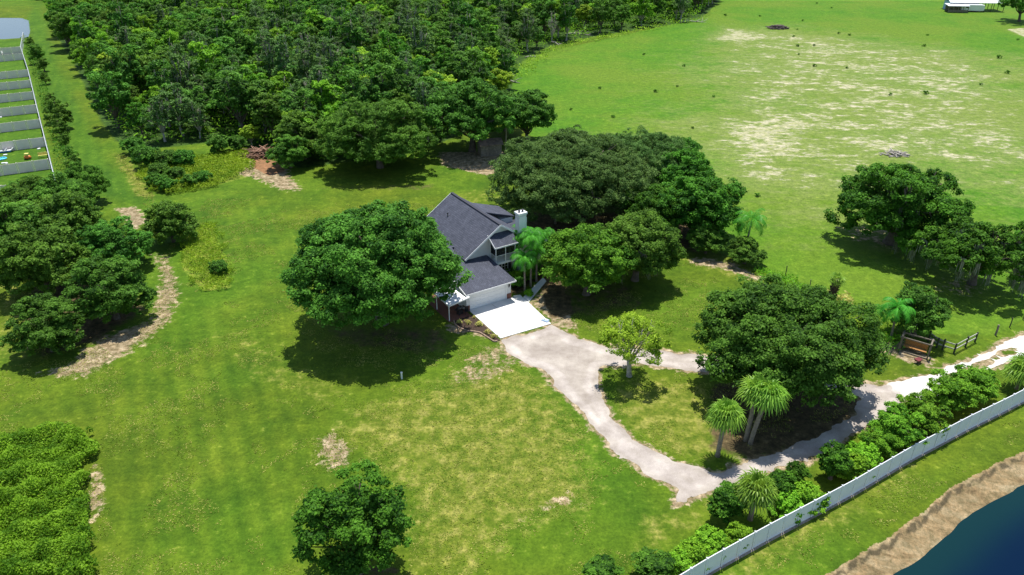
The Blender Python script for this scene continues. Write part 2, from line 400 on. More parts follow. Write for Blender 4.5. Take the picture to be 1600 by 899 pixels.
def ground_mat():
    m, n, l, p = new_mat('ground'); co = objco(n)
    def mk(scale, det=5, rough=0.6, vec=co, dist=0.0): return noise(n, l, scale, det, rough, vec, dist)
    n_big = mk(0.028, 4); n_mid = mk(0.16, 5, 0.62); n_fine = mk(1.3, 6, 0.7); n_tiny = mk(3.6, 3, 0.8); n_clump = mk(0.75, 6, 0.72)
    def edge(maskname, noi, amp, lo=0.38, hi=0.62):
        return mapr(n, l, mth(n, l, 'ADD', attr(n, maskname), mth(n, l, 'MULTIPLY', mth(n, l, 'SUBTRACT', noi, 0.5), amp)), lo, hi)
    lawn = ramp(n, l, n_mid, [(0.30, (0.060, 0.106, 0.006)), (0.50, (0.090, 0.138, 0.0075)), (0.68, (0.128, 0.170, 0.011))])
    lawn = mixc(n, l, mapr(n, l, n_big, 0.36, 0.64), lawn, mixc(n, l, 1.0, lawn, (0.78, 1.06, 1.0), 'MULTIPLY'))
    lawn = mixc(n, l, edge('lush', n_mid, 0.5, 0.2, 0.9), lawn, ramp(n, l, n_mid, [(0.34, (0.045, 0.114, 0.007)), (0.64, (0.077, 0.163, 0.010))]))
    # mowing passes
    mp = n.new('ShaderNodeMapping'); mp.inputs['Rotation'].default_value = (0, 0, R_(-25)); l.new(co, mp.inputs[0])
    wv = n.new('ShaderNodeTexWave'); wv.inputs['Scale'].default_value = 0.16; wv.inputs['Distortion'].default_value = 1.6
    wv.inputs['Detail'].default_value = 2; wv.inputs['Detail Scale'].default_value = 0.4; l.new(mp.outputs[0], wv.inputs[0])
    st = mth(n, l, 'MULTIPLY', mth(n, l, 'MULTIPLY', wv.outputs['Fac'], attr(n, 'stripe')), 0.46)
    lawn = mixc(n, l, st, lawn, mixc(n, l, 1.0, lawn, (0.42, 0.62, 0.6), 'MULTIPLY'))
    past = ramp(n, l, n_mid, [(0.32, (0.054, 0.158, 0.007)), (0.68, (0.090, 0.196, 0.010))])
    past = mixc(n, l, mapr(n, l, n_big, 0.40, 0.62), past, (0.108, 0.186, 0.014))
    # streaky bare sand in the pasture
    mp2 = n.new('ShaderNodeMapping'); mp2.inputs['Rotation'].default_value = (0, 0, R_(38)); mp2.inputs['Scale'].default_value = (0.75, 1.25, 1); l.new(co, mp2.inputs[0])
    s1 = mk(0.10, 8, 0.75, mp2.outputs[0], 0.3); s2 = mk(0.45, 7, 0.78, mp2.outputs[0], 0.2)
    bsum = mth(n, l, 'ADD', mth(n, l, 'MULTIPLY', attr(n, 'bare'), 0.36), mth(n, l, 'ADD', mth(n, l, 'MULTIPLY', s1, 0.62), mth(n, l, 'MULTIPLY', s2, 0.58)))
    pale = ramp(n, l, s2, [(0.42, (0.25, 0.27, 0.10)), (0.60, (0.47, 0.43, 0.31))])
    past = mixc(n, l, mapr(n, l, bsum, 0.66, 0.90, 0, 0.72), past, (0.185, 0.225, 0.060))
    past = mixc(n, l, mapr(n, l, bsum, 0.875, 0.985, 0, 0.95), past, pale)
    g = mixc(n, l, edge('pasture', n_fine, 0.6), lawn, past)
    dryc = ramp(n, l, n_clump, [(0.32, (0.090, 0.140, 0.010)), (0.5, (0.150, 0.180, 0.022)), (0.68, (0.27, 0.25, 0.07))])
    g = mixc(n, l, mapr(n, l, mth(n, l, 'ADD', attr(n, 'dry'), mth(n, l, 'MULTIPLY', mth(n, l, 'SUBTRACT', n_clump, 0.5), 1.5)), 0.22, 0.80, 0, 0.92), g, dryc)
    g = mixc(n, l, edge('weedy', n_fine, 0.7), g, ramp(n, l, n_clump, [(0.35, (0.09, 0.17, 0.012)), (0.65, (0.24, 0.28, 0.04))]))
    # a light scatter of pale thin spots over all grass
    g = mixc(n, l, mapr(n, l, mth(n, l, 'ADD', mth(n, l, 'MULTIPLY', n_clump, 0.6), mth(n, l, 'MULTIPLY', n_fine, 0.5)), 0.62, 0.74, 0, 0.5), g, (0.24, 0.27, 0.045))
    dirtc = ramp(n, l, n_fine, [(0.32, (0.15, 0.105, 0.055)), (0.5, (0.27, 0.205, 0.125)), (0.66, (0.44, 0.36, 0.25))])
    dirtc = mixc(n, l, edge('orange', n_fine, 0.6), dirtc, (0.27, 0.14, 0.075))
    g = mixc(n, l, mapr(n, l, mth(n, l, 'ADD', attr(n, 'dirt'), mth(n, l, 'ADD', mth(n, l, 'MULTIPLY', mth(n, l, 'SUBTRACT', n_clump, 0.5), 1.5), mth(n, l, 'MULTIPLY', mth(n, l, 'SUBTRACT', n_fine, 0.5), 1.0))), 0.42, 0.66, 0, 0.95), g, dirtc)
    g = mixc(n, l, edge('litter', n_clump, 1.1, 0.35, 0.75), g, ramp(n, l, n_fine, [(0.3, (0.05, 0.035, 0.02)), (0.55, (0.10, 0.075, 0.035)), (0.75, (0.19, 0.15, 0.08))]))
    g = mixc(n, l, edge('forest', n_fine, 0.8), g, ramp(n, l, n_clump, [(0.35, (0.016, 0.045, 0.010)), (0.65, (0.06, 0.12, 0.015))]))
    # eroded sand bank of the lake
    mp3 = n.new('ShaderNodeMapping'); mp3.inputs['Rotation'].default_value = (0, 0, R_(-58)); mp3.inputs['Scale'].default_value = (0.45, 2.2, 1); l.new(co, mp3.inputs[0])
    s3 = mk(0.5, 7, 0.7, mp3.outputs[0], 0.7)
    sandc = ramp(n, l, s3, [(0.32, (0.16, 0.110, 0.055)), (0.48, (0.30, 0.215, 0.110)), (0.66, (0.42, 0.325, 0.19))])
    g = mixc(n, l, edge('sand', n_fine, 0.9, 0.45, 0.55), g, sandc)
    g = mixc(n, l, mapr(n, l, mth(n, l, 'ADD', attr(n, 'scar'), mth(n, l, 'MULTIPLY', mth(n, l, 'SUBTRACT', n_clump, 0.5), 1.8)), 0.45, 0.85, 0, .85), g, (0.065, 0.055, 0.032))
    # blades: light and dark fine grain
    g = mixc(n, l, 1.0, g, ramp(n, l, n_clump, [(0.36, (0.80, 0.83, 0.8)), (0.62, (1.16, 1.13, 1.1))]), 'MULTIPLY')
    tex = ramp(n, l, mth(n, l, 'ADD', mth(n, l, 'MULTIPLY', n_tiny, 0.55), mth(n, l, 'MULTIPLY', n_fine, 0.45)), [(0.34, (0.56, 0.62, 0.55)), (0.5, (0.98, 0.98, 0.98)), (0.64, (1.42, 1.34, 1.3))])
    g = mixc(n, l, 1.0, g, tex, 'MULTIPLY')
    l.new(g, p.inputs['Base Color']); p.inputs['Roughness'].default_value = 0.95; p.inputs['Specular IOR Level'].default_value = 0.15
    b = n.new('ShaderNodeBump'); b.inputs['Strength'].default_value = 0.6; b.inputs['Distance'].default_value = 0.12
    l.new(mth(n, l, 'ADD', n_fine, mth(n, l, 'MULTIPLY', n_tiny, 0.5)), b.inputs['Height']); l.new(b.outputs[0], p.inputs['Normal'])
    return m
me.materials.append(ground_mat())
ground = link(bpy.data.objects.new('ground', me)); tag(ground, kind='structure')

# ---- flat patches with ragged edges (drive, mulch)
def patch(name, f, bb, cell, z, mat, attrs=None):
    """sheet of cells where f(P)<0, border vertices pulled onto f=0"""
    gx = np.arange(bb[0], bb[2], cell); gy = np.arange(bb[1], bb[3], cell)
    Xp, Yp = np.meshgrid(gx, gy); P = np.stack([Xp.ravel(), Yp.ravel()], 1); d = f(P)
    ins = (d < 0).reshape(Xp.shape); keep = (ins[:-1, :-1] | ins[1:, :-1] | ins[:-1, 1:] | ins[1:, 1:])
    e = 0.05; gxv = (f(P + [e, 0]) - d) / e; gyv = (f(P + [0, e]) - d) / e; gl = np.hypot(gxv, gyv) + 1e-6
    out = (d > 0) & (d < cell * 2); mv = np.where(out, np.minimum(d / gl, cell * 1.2), 0)
    P = P - np.stack([gxv / gl * mv, gyv / gl * mv], 1)
    ii = np.arange(len(P)).reshape(Xp.shape)
    q = np.stack([ii[:-1, :-1], ii[:-1, 1:], ii[1:, 1:], ii[1:, :-1]], -1)[keep]
    used, inv = np.unique(q.ravel(), return_inverse=True)
    me_ = bpy.data.meshes.new(name); V = np.column_stack([P[used], np.full(len(used), z)])
    me_.vertices.add(len(V)); me_.vertices.foreach_set('co', V.ravel())
    me_.loops.add(q.size); me_.loops.foreach_set('vertex_index', inv.astype(np.int32))
    me_.polygons.add(len(q)); me_.polygons.foreach_set('loop_start', np.arange(0, q.size, 4, dtype=np.int32)); me_.update(calc_edges=True)
    if attrs:
        for k, fn in attrs.items():
            a = me_.attributes.new(k, 'FLOAT', 'POINT'); a.data.foreach_set('value', fn(P[used]).astype(np.float32))
    me_.materials.append(mat); return link(bpy.data.objects.new(name, me_))
drive_out = GP([(782, 531), (861, 508), (905, 528), (960, 543), (1020, 547), (1085, 553), (1200, 565), (1300, 590), (1370, 601), (1450, 586), (1530, 553), (1602, 520), (1700, 478),
                (1720, 510), (1604, 553), (1540, 580), (1490, 605), (1440, 627), (1395, 650), (1350, 672), (1300, 702), (1262, 718), (1215, 735), (1180, 750), (1115, 768), (1075, 788), (1045, 796), (1052, 764), (1010, 743), (960, 707), (915, 657), (878, 617), (850, 582), (800, 562)])
island = GP([(942, 575), (1000, 571), (1050, 577), (1110, 583), (1200, 592), (1290, 610), (1338, 622), (1330, 645), (1270, 680), (1200, 705), (1150, 722), (1122, 733), (1060, 722), (1018, 704), (972, 668), (945, 628), (934, 598)])
median = GP([(1478, 593), (1500, 580), (1530, 570), (1552, 557), (1600, 538), (1600, 545), (1560, 562), (1520, 583), (1492, 597)])
med2 = GP([(1415, 630), (1430, 624), (1422, 640), (1404, 648)])
def f_drive(P):
    d = np.maximum(np.maximum(sdf(P, drive_out), -sdf(P, island)), np.maximum(-sdf(P, median), -sdf(P, med2)))
    return d + (vnoise(P, 0.6, 1) - 0.5) * 0.7 + (vnoise(P, 2.0, 2) - 0.5) * 0.3 + 0.22
fd = np.full(len(P2), 9.0); near = (P2[:, 0] > -12) & (P2[:, 0] < 90) & (P2[:, 1] > 40) & (P2[:, 1] < 95); fd[near] = f_drive(P2[near])
dirt = np.maximum(dirt, 0.80 * (1 - sst(fd, -0.3, 1.5))); me.attributes['dirt'].data.foreach_set('value', dirt.astype(np.float32))
def gravel_mat():
    m, n, l, p = new_mat('gravel'); co = objco(n)
    a = noise(n, l, 0.35, 6, 0.65, co); b_ = noise(n, l, 2.2, 6, 0.7, co); t = noise(n, l, 11, 3, 0.7, co)
    grey = ramp(n, l, a, [(0.3, (0.30, 0.255, 0.22)), (0.5, (0.44, 0.385, 0.34)), (0.66, (0.57, 0.51, 0.45))])
    wh = ramp(n, l, a, [(0.3, (0.60, 0.57, 0.50)), (0.6, (0.80, 0.78, 0.74))])
    c = mixc(n, l, mapr(n, l, mth(n, l, 'ADD', attr(n, 'white'), mth(n, l, 'MULTIPLY', mth(n, l, 'SUBTRACT', b_, 0.5), 0.9)), 0.3, 0.7), grey, wh)
    dpt = mth(n, l, 'ADD', attr(n, 'depth_in'), mth(n, l, 'MULTIPLY', mth(n, l, 'SUBTRACT', b_, 0.5), 0.8))
    rut = mth(n, l, 'MULTIPLY', mapr(n, l, dpt, 0.25, 0.8), mapr(n, l, dpt, 1.1, 1.6, 1, 0))
    c = mixc(n, l, mth(n, l, 'MULTIPLY', mth(n, l, 'SUBTRACT', 1.0, rut), 0.34), c, mixc(n, l, 1.0, c, (0.62, 0.60, 0.52), 'MULTIPLY'))
    c = mixc(n, l, mapr(n, l, b_, 0.60, 0.74, 0, 0.55), c, (0.22, 0.17, 0.12))
    c = mixc(n, l, 1.0, c, ramp(n, l, t, [(0.3, (0.85, 0.85, 0.85)), (0.7, (1.1, 1.1, 1.1))]), 'MULTIPLY')
    l.new(c, p.inputs['Base Color']); p.inputs['Roughness'].default_value = 0.95; p.inputs['Specular IOR Level'].default_value = 0.2
    bb = n.new('ShaderNodeBump'); bb.inputs['Strength'].default_value = 0.5; bb.inputs['Distance'].default_value = 0.05
    l.new(b_, bb.inputs['Height']); l.new(bb.outputs[0], p.inputs['Normal']); return m
wmask_poly = GP([(1370, 585), (1602, 500), (1750, 460), (1750, 520), (1604, 575), (1480, 620), (1420, 625)])
drive = patch('gravel_driveway', f_drive, (-8, 44, 86, 92), 0.28, 0.005, gravel_mat(),
              {'depth_in': lambda P: -f_drive(P), 'white': lambda P: (1 - sst(sdf(P, wmask_poly), -2.5, 2.5))})
tag(drive, kind='structure')

# ---- water
def water_mat(name, deep, sh, rough):
    m, n, l, p = new_mat(name)
    c = mixc(n, l, mapr(n, l, attr(n, 'shore'), 0, 1), deep, sh); l.new(c, p.inputs['Base Color'])
    p.inputs['Roughness'].default_value = rough; p.inputs['IOR'].default_value = 1.33; p.inputs['Specular IOR Level'].default_value = 0.22 if name == 'lake_water' else 0.5
    b = n.new('ShaderNodeBump'); b.inputs['Strength'].default_value = 0.25; b.inputs['Distance'].default_value = 0.03
    l.new(noise(n, l, 2.2, 3, 0.5, objco(n)), b.inputs['Height']); l.new(b.outputs[0], p.inputs['Normal']); return m
lake = patch('lake', lambda P: -(bank_sd(P) - BW * 0.55), (-30, -60, 160, 110), 1.0, WZ, water_mat('lake_water', (0.001, 0.010, 0.032), (0.004, 0.026, 0.030), 0.10),
             {'shore': lambda P: 1 - sst(bank_sd(P), BW * 0.6, BW * 0.6 + 5.5)})
tag(lake, kind='structure')
pond = patch('pond', lambda P: sdf(P, pond_poly) - 0.8, (-200, 250, -150, 340), 1.5, -0.35, water_mat('pond_water', (0.05, 0.065, 0.08), (0.16, 0.15, 0.13), 0.05), {'shore': lambda P: P[:, 0] * 0})
tag(pond, kind='structure')

# ------------------------------------------------------------------ foliage
def sph(rng, n, zmin=-1.0):
    z = rng.uniform(zmin, 1, n); t = rng.uniform(0, 2 * math.pi, n); r = np.sqrt(1 - z * z)
    return np.stack([r * np.cos(t), r * np.sin(t), z], 1)
def crown_leaves(rng, R, H, hb, leaf, n_leaf, lobes=14, lobe_r=0.36, clumps=10, clump_r=None, irr=0.18, zmin=-0.45, open_=0.0, flat=1.0, asym=(0, 0)):
    """two-level clumped crown; returns quads, tints and the lobe centres"""
    R = R * 0.93; up, dn = (H - hb) * 0.57, (H - hb) * 0.40; cz = hb + dn
    # evenly spread lobe directions
    k = np.arange(lobes) + 0.5; zz = 1 - (1 - zmin) * k / lobes; th = math.pi * (1 + 5 ** 0.5) * k + rng.uniform(0, 6)
    d = np.stack([np.sqrt(np.maximum(0, 1 - zz ** 2)) * np.cos(th), np.sqrt(np.maximum(0, 1 - zz ** 2)) * np.sin(th), zz], 1)
    d = unit(d + rng.normal(size=d.shape) * 0.16)
    lr = R * lobe_r * rng.uniform(0.75, 1.25, lobes)
    fac = (1 - lobe_r * 0.92) * rng.uniform(1 - irr, 1 + irr, lobes)
    ez = np.where(d[:, 2] > 0, up, dn)
    L = np.stack([d[:, 0] * R * fac, d[:, 1] * R * fac, cz + d[:, 2] * ez * fac], 1)
    L[:, 0] += asym[0]; L[:, 1] += asym[1]
    if clump_r is None: clump_r = R * 0.09 + 0.28
    clump_r = clump_r * 0.80
    cc, cn, ct = [], [], []
    for i in range(lobes):
        cd_ = sph(rng, clumps, -0.55); p = L[i] + cd_ * lr[i] * np.array([1, 1, 0.72 * flat]) * rng.uniform(0.72, 1.2, (clumps, 1))
        q = p - [asym[0], asym[1], cz]; e = np.sqrt((q[:, 0] / R) ** 2 + (q[:, 1] / R) ** 2 + (q[:, 2] / np.where(q[:, 2] > 0, up, dn)) ** 2)
        ok = (e > 0.50) & (p[:, 2] > hb * 0.6)
        cc.append(p[ok]); cn.append(unit(cd_[ok] * 0.6 + unit(q[ok]) * 0.6)); ct.append(np.full(ok.sum(), rng.uniform(0.3, 0.7)) + rng.uniform(-0.28, 0.28, ok.sum()))
    cc = np.vstack(cc); cn = np.vstack(cn); ct = np.concatenate(ct); nc = len(cc)
    w_ = rng.uniform(0.55, 1.3, nc); w_ /= w_.sum(); pick = rng.choice(nc, n_leaf, p=w_)
    dd = unit(sph(rng, n_leaf) + cn[pick] * 0.75); rr = clump_r * rng.uniform(0.7, 1.25, nc)[pick] * np.where(rng.random(n_leaf) < .14, rng.uniform(1.0, 1.5, n_leaf), rng.uniform(0.3, 1.05, n_leaf) ** 0.5)
    P = cc[pick] + dd * rr[:, None] * np.array([1, 1, 0.58])
    N = unit(dd * 0.7 + np.array([0, 0, 0.75]) + rng.normal(size=dd.shape) * 0.42)
    T = ct[pick] + rng.uniform(-0.35, 0.35, n_leaf)
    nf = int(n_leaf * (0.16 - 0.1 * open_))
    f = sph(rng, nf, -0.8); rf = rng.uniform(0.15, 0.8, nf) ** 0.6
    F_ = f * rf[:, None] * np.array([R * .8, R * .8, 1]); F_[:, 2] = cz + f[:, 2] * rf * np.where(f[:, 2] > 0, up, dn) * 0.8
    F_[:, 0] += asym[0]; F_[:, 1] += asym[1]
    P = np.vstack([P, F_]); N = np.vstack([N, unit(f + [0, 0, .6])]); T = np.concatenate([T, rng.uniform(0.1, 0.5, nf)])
    S = leaf * rng.uniform(0.65, 1.35, len(P)); ok = P[:, 2] > 0.12
    return leafquads(rng, P[ok], N[ok], S[ok]), T[ok], L, lr
def trunk_mesh(rng, R, H, hb, L, mat, tr=None, name='trunk', multi=1, twigs=0):
    mb = MB(); tr = tr or (0.035 * R + 0.10) * 1.0
    fork = np.array([rng.uniform(-.3, .3), rng.uniform(-.3, .3), max(hb * 0.9, H * 0.16)])
    if multi == 1:
        mb.tube([(0, 0, -0.3), (0, 0, 0.15), fork * [0.5, 0.5, 0.5], fork], [tr * 1.7, tr * 1.35, tr * 1.05, tr], 9)
    for i, p in enumerate(L):
        if multi > 1: s0 = np.array([rng.uniform(-.35, .35), rng.uniform(-.35, .35), -0.1])
        else: s0 = fork - [0, 0, 0.15]
        v = p - s0; mid = s0 + v * 0.45 + np.array([0, 0, np.linalg.norm(v) * 0.10]) + rng.normal(size=3) * 0.05 * R
        r0 = tr * rng.uniform(0.35, 0.6); end = p
        mb.tube([s0, s0 + (mid - s0) * 0.5 + rng.normal(size=3) * .03 * R, mid, end], [r0, r0 * .8, r0 * .6, r0 * .25], 6)
        for k in range(2 + twigs):
            q = p + rng.normal(size=3) * R * 0.09 + np.array([0, 0, (0.25 * R if k >= 2 else 0)]); m2 = mid + (end - mid) * 0.5
            mb.tube([m2, (m2 + q) / 2 + rng.normal(size=3) * .04 * R, q], [r0 * .35, r0 * .25, r0 * .1], 5)
    return mb.build(name, mat, None, True)
def make_tree(seed, R, H, hb, leaf, n, mat, name='tree', bark='bark', moss=0, twigs=0, multi=1, tr=None, **kw):
    """prototype: Empty > trunk, crown (> moss)"""
    rng = np.random.default_rng(seed)
    root = thing(name, None, None)
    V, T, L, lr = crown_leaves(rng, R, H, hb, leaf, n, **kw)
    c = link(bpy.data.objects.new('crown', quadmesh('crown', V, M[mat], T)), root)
    t = trunk_mesh(rng, R, H, hb, L[:22], M[bark], tr=tr, multi=multi, twigs=twigs); t.parent = root
    if moss:
        k = moss; pick = rng.integers(0, len(L), k); base = L[pick] + unit(rng.normal(size=(k, 3))) * lr[pick][:, None] * np.array([.95, .95, .4]) + [0, 0, -0.3]
        qs, ts = [], []
        m_ = 26
        for j in range(m_):
            off = rng.normal(size=(k, 3)) * [0.22, 0.22, 0.12]; ln = rng.uniform(0.5, 1.9, k)
            top = base + off; a = rng.uniform(0, 6.3, k); wv = np.stack([np.cos(a), np.sin(a), a * 0], 1) * 0.07
            bot = top - np.stack([a * 0, a * 0, ln], 1) + rng.normal(size=(k, 3)) * 0.1
            qs.append(np.stack([top - wv, bot - wv * .3, bot + wv * .3, top + wv], 1)); ts.append(rng.uniform(0, 1, k))
        link(bpy.data.objects.new('hanging_moss', quadmesh('hanging_moss', np.vstack(qs), M['moss'], np.concatenate(ts))), root)
    return root
def place_tree(proto, px, py, label, scale=1.0, rot=None, group=None, name=None, cat='tree', first=False, xy=None):
    x, y = xy if xy is not None else G(px, py)
    if rot is None: rot = random.uniform(0, 6.28)
    if first:
        o = proto; o.location = (x, y, 0); o.rotation_euler = (0, 0, rot); o.scale = scale if isinstance(scale, tuple) else (scale,) * 3
        o['label'] = label
        if group: o['group'] = group
    else: o = copy_tree(proto, None, (x, y, 0), rot, scale, label, group)
    o['category'] = cat
    if name: o.name = name
    return o
random.seed(11)

# --- hero trees
t = make_tree(1, 9.9, 14.0, 2.0, 0.29, 190000, 'oak', 'oak_tree', lobes=52, lobe_r=0.23, clumps=28, clump_r=0.9, irr=0.14, zmin=-0.35, tr=0.6)
place_tree(t, 597, 505, 'huge rounded green oak on the lawn touching the left of the house', first=True, rot=0.4)
t = make_tree(2, 8.5, 10.8, 1.4, 0.27, 150000, 'oak', 'oak_tree', lobes=50, lobe_r=0.23, clumps=28, clump_r=0.85, irr=0.15, zmin=-0.35, tr=0.5)
place_tree(t, 1214, 608, 'wide green oak inside the gravel driveway loop behind two fan palms', first=True, rot=1.4)
t = make_tree(3, 4.1, 8.9, 1.3, 0.24, 34000, 'deep', 'tree', lobes=20, lobe_r=0.28, clumps=12, clump_r=0.62, irr=0.26, zmin=-0.5, open_=.6, tr=0.28)
place_tree(t, 562, 893, 'dark ragged green tree standing alone at the bottom edge of the lawn', first=True, rot=0.3)
t = make_tree(4, 3.4, 7.2, 2.4, 0.20, 9500, 'yellow', 'tree', bark='palebark', lobes=14, lobe_r=0.34, clumps=9, clump_r=0.65, irr=0.22, zmin=-0.3, open_=1, twigs=3, tr=0.22)
place_tree(t, 983, 588, 'thin half-bare tree with pale branches at the driveway bend', first=True, rot=0.5)
# olive oak behind the house lawn and its neighbours
t = make_tree(5, 9.8, 12.5, 0.6, 0.27, 130000, 'olive', 'oak_tree', lobes=48, lobe_r=0.24, clumps=34, clump_r=0.8, irr=0.20, zmin=-0.5, tr=0.5)
place_tree(t, 594, 262, 'broad olive-green oak at the wood edge above the back lawn', first=True)
bushy = make_tree(6, 5.0, 8.5, 0.4, 0.34, 26000, 'olive', 'tree', lobes=22, lobe_r=0.30, clumps=14, clump_r=0.75, irr=0.16, zmin=-0.6)
place_tree(bushy, 478, 248, 'smaller rounded green tree left of the broad olive oak', first=True)
place_tree(bushy, 455, 262, 'low bushy tree beside the brush pile at the wood edge', (0.75, 0.75, 0.7))
t = make_tree(7, 8.6, 13.0, 3.0, 0.38, 56000, 'oak', 'oak_tree', lobes=30, lobe_r=0.29, clumps=20, clump_r=0.95, irr=0.2, tr=0.55)
place_tree(t, 738, 236, 'tall dark oak over bare pinkish dirt beside the small shed', first=True)
oakB = make_tree(8, 5.6, 10.5, 1.6, 0.36, 30000, 'oak', 'oak_tree', lobes=22, lobe_r=0.32, clumps=16, clump_r=0.85, irr=0.18, tr=0.3)
place_tree(oakB, 824, 222, 'green oak behind the shed at the corner of the pasture', first=True)
place_tree(oakB, 788, 205, 'lighter green tree between the shed and the fallen trunk', 0.8)
# grey-green oaks behind the house
greyo = make_tree(9, 12.8, 11.8, 1.8, 0.24, 220000, 'grey', 'oak_tree', lobes=52, lobe_r=0.24, clumps=44, clump_r=0.85, irr=0.14, tr=0.6)
place_tree(greyo, 890, 335, 'immense grey-green oak directly behind the chimney', first=True, rot=1.0)
place_tree(greyo, 1000, 305, 'grey-green oak filling the right shoulder of the oak group behind the house', (0.7, 0.7, 0.85), rot=2.5)
deepo = make_tree(10, 6.2, 10.0, 0.8, 0.31, 52000, 'deep', 'oak_tree', lobes=26, lobe_r=0.30, clumps=16, clump_r=0.85, irr=0.2, tr=0.3)
place_tree(deepo, 1085, 372, 'dark green tree at the right end of the oak group behind the house', first=True)
place_tree(deepo, 1055, 322, 'tall dark green tree on the pasture side of the oak group', (0.9, 0.9, 1.0), rot=2)
place_tree(deepo, 1022, 372, 'dark green tree in the gap between the two oak groups', (0.8, 0.8, 0.85), rot=4)
place_tree(oakB, 1062, 290, 'upright green tree on the far right rim of the oak group', (0.6, 0.6, 0.85), rot=1)
place_tree(bushy, 1102, 396, 'low round tree at the foot of the oak group beside the side lawn', (0.55, 0.55, 0.5))
t = make_tree(11, 5.2, 9.2, 0.9, 0.27, 72000, 'bright', 'oak_tree', lobes=30, lobe_r=0.28, clumps=18, clump_r=0.8, irr=0.16, tr=0.4)
t.children[0].data.materials[0] = leaf_mat('leaf_fresh', (0.024, 0.085, 0.006), (0.16, 0.34, 0.026))
place_tree(t, 916, 460, 'fresh green oak at the top of the front walkway', first=True)
t = make_tree(12, 5.6, 9.6, 0.9, 0.27, 60000, 'olive', 'oak_tree', lobes=28, lobe_r=0.28, clumps=18, clump_r=0.75, irr=0.18, moss=30, tr=0.4)
place_tree(t, 992, 438, 'darker oak with grey moss to the right of the fresh green oak', first=True)
# pasture trees on the right
t = make_tree(13, 8.6, 12.0, 0.9, 0.33, 70000, 'deep', 'oak_tree', lobes=34, lobe_r=0.25, clumps=16, clump_r=0.95, irr=0.30, zmin=-0.6, moss=26, tr=0.8)
place_tree(t, 1392, 380, 'large dark spreading oak standing in the pasture', first=True, rot=0.2)
t = make_tree(14, 6.6, 9.8, 1.6, 0.32, 30000, 'deep', 'oak_tree', lobes=24, lobe_r=0.27, clumps=13, clump_r=0.75, irr=0.32, zmin=-0.5, moss=46, tr=0.42, asym=(-1.5, 0))
place_tree(t, 1518, 444, 'mossy oak with a bare leaning trunk in the pasture', first=True, rot=0.2)
t = make_tree(15, 5.2, 9.0, 3.2, 0.32, 9000, 'deep', 'oak_tree', lobes=14, lobe_r=0.28, clumps=9, clump_r=0.7, irr=0.3, moss=90, tr=0.35, open_=1)
place_tree(t, 1634, 440, 'moss-hung tree cut off by the right edge of the photo', first=True)
t = make_tree(16, 3.1, 6.6, 0.5, 0.24, 24000, 'oak', 'tree', lobes=20, lobe_r=0.30, clumps=12, clump_r=0.55, irr=0.12, bark='palebark', multi=3, zmin=-0.7)
place_tree(t, 1424, 524, 'dense round tree with pale trunks behind the wooden swing frame', first=True)
# left grove
gA = make_tree(17, 5.3, 8.8, 0.5, 0.28, 48000, 'olive', 'tree', lobes=26, lobe_r=0.28, clumps=15, clump_r=0.75, irr=0.14, zmin=-0.6)
gB = make_tree(18, 4.8, 7.8, 0.3, 0.25, 44000, 'oak', 'tree', lobes=24, lobe_r=0.28, clumps=15, clump_r=0.6, irr=0.12, zmin=-0.7)
GG = 'trees of the grove on the left'
place_tree(gB, 84, 548, 'dark round tree at the lower tip of the left grove', first=True, group=GG, scale=(.86, .86, .82))
place_tree(gB, 183, 498, 'round green tree at the lower right of the left grove above bare sand', 1.0, rot=1, group=GG)
place_tree(gB, 190, 420, 'tree with a yellow-green top on the right side of the left grove', (0.95, 0.95, 0.9), rot=2, group=GG)
place_tree(gA, 75, 455, 'large dark tree in the middle of the left grove', (0.98, 0.98, 1.05), group=GG, first=True)
place_tree(gA, 35, 405, 'dark tree on the left side of the grove near the photo edge', 1.0, rot=1, group=GG)
place_tree(gA, 110, 385, 'dark tree in the centre of the grove behind the largest one', 0.95, rot=2, group=GG)
place_tree(gA, 58, 345, 'small-leaved tree at the upper left of the grove by the back yards', 0.8, rot=3, group=GG)
place_tree(gA, 105, 345, 'grey-green tree at the top of the grove', 0.85, rot=4, group=GG)
place_tree(gA, 140, 318, 'dark narrow tree at the upper right corner of the grove', (0.62, 0.62, 0.8), rot=5, group=GG)
place_tree(gB, 20, 360, 'tree at the left photo edge below the last white back-yard fence', 0.8, rot=5, group=GG)
place_tree(gB, 42, 318, 'small round tree inside the lowest back yard', (0.62, .62, .55), rot=5, group=GG)
t = make_tree(19, 3.7, 6.4, 0.3, 0.27, 24000, 'olive', 'tree', lobes=20, lobe_r=0.3, clumps=12, clump_r=0.6, irr=0.14, zmin=-0.6)
place_tree(t, 272, 378, 'single bushy tree on the weedy strip right of the grove', first=True)
shrub = make_tree(20, 1.2, 2.2, 0.1, 0.20, 3600, 'oak', 'shrub', lobes=10, lobe_r=0.4, clumps=7, clump_r=0.33, irr=0.15, zmin=-0.6)
place_tree(shrub, 343, 428, 'small round shrub at the edge of the weedy patch', first=True, cat='shrub')
# shrubs below the wood edge
rowS = [(232, 262, 1.9), (222, 250, 1.5), (250, 276, 1.5), (262, 262, 1.8), (275, 282, 1.4), (300, 290, 1.3), (318, 286, 1.2), (245, 292, 1.3), (262, 298, 1.2), (210, 240, 1.7), (290, 262, 1.6), (345, 240, 1.8), (370, 236, 1.7)]
SL_ = ['upper middle left', 'upper left beside the dry grass', 'centre left', 'centre, tallest of them', 'lower centre', 'lower right', 'right end', 'lower left beside the dry grass', 'lowest', 'upper left corner', 'upper centre', 'upper right under the wood', 'far right beside the brush pile']
for i, (x, y, s) in enumerate(rowS):
    place_tree(shrub, x, y, 'leafy shrub of the thicket below the dense wood, ' + SL_[i], (s, s, s * random.uniform(.8, 1.1)), group='shrubs in the thicket below the wood', cat='shrub')

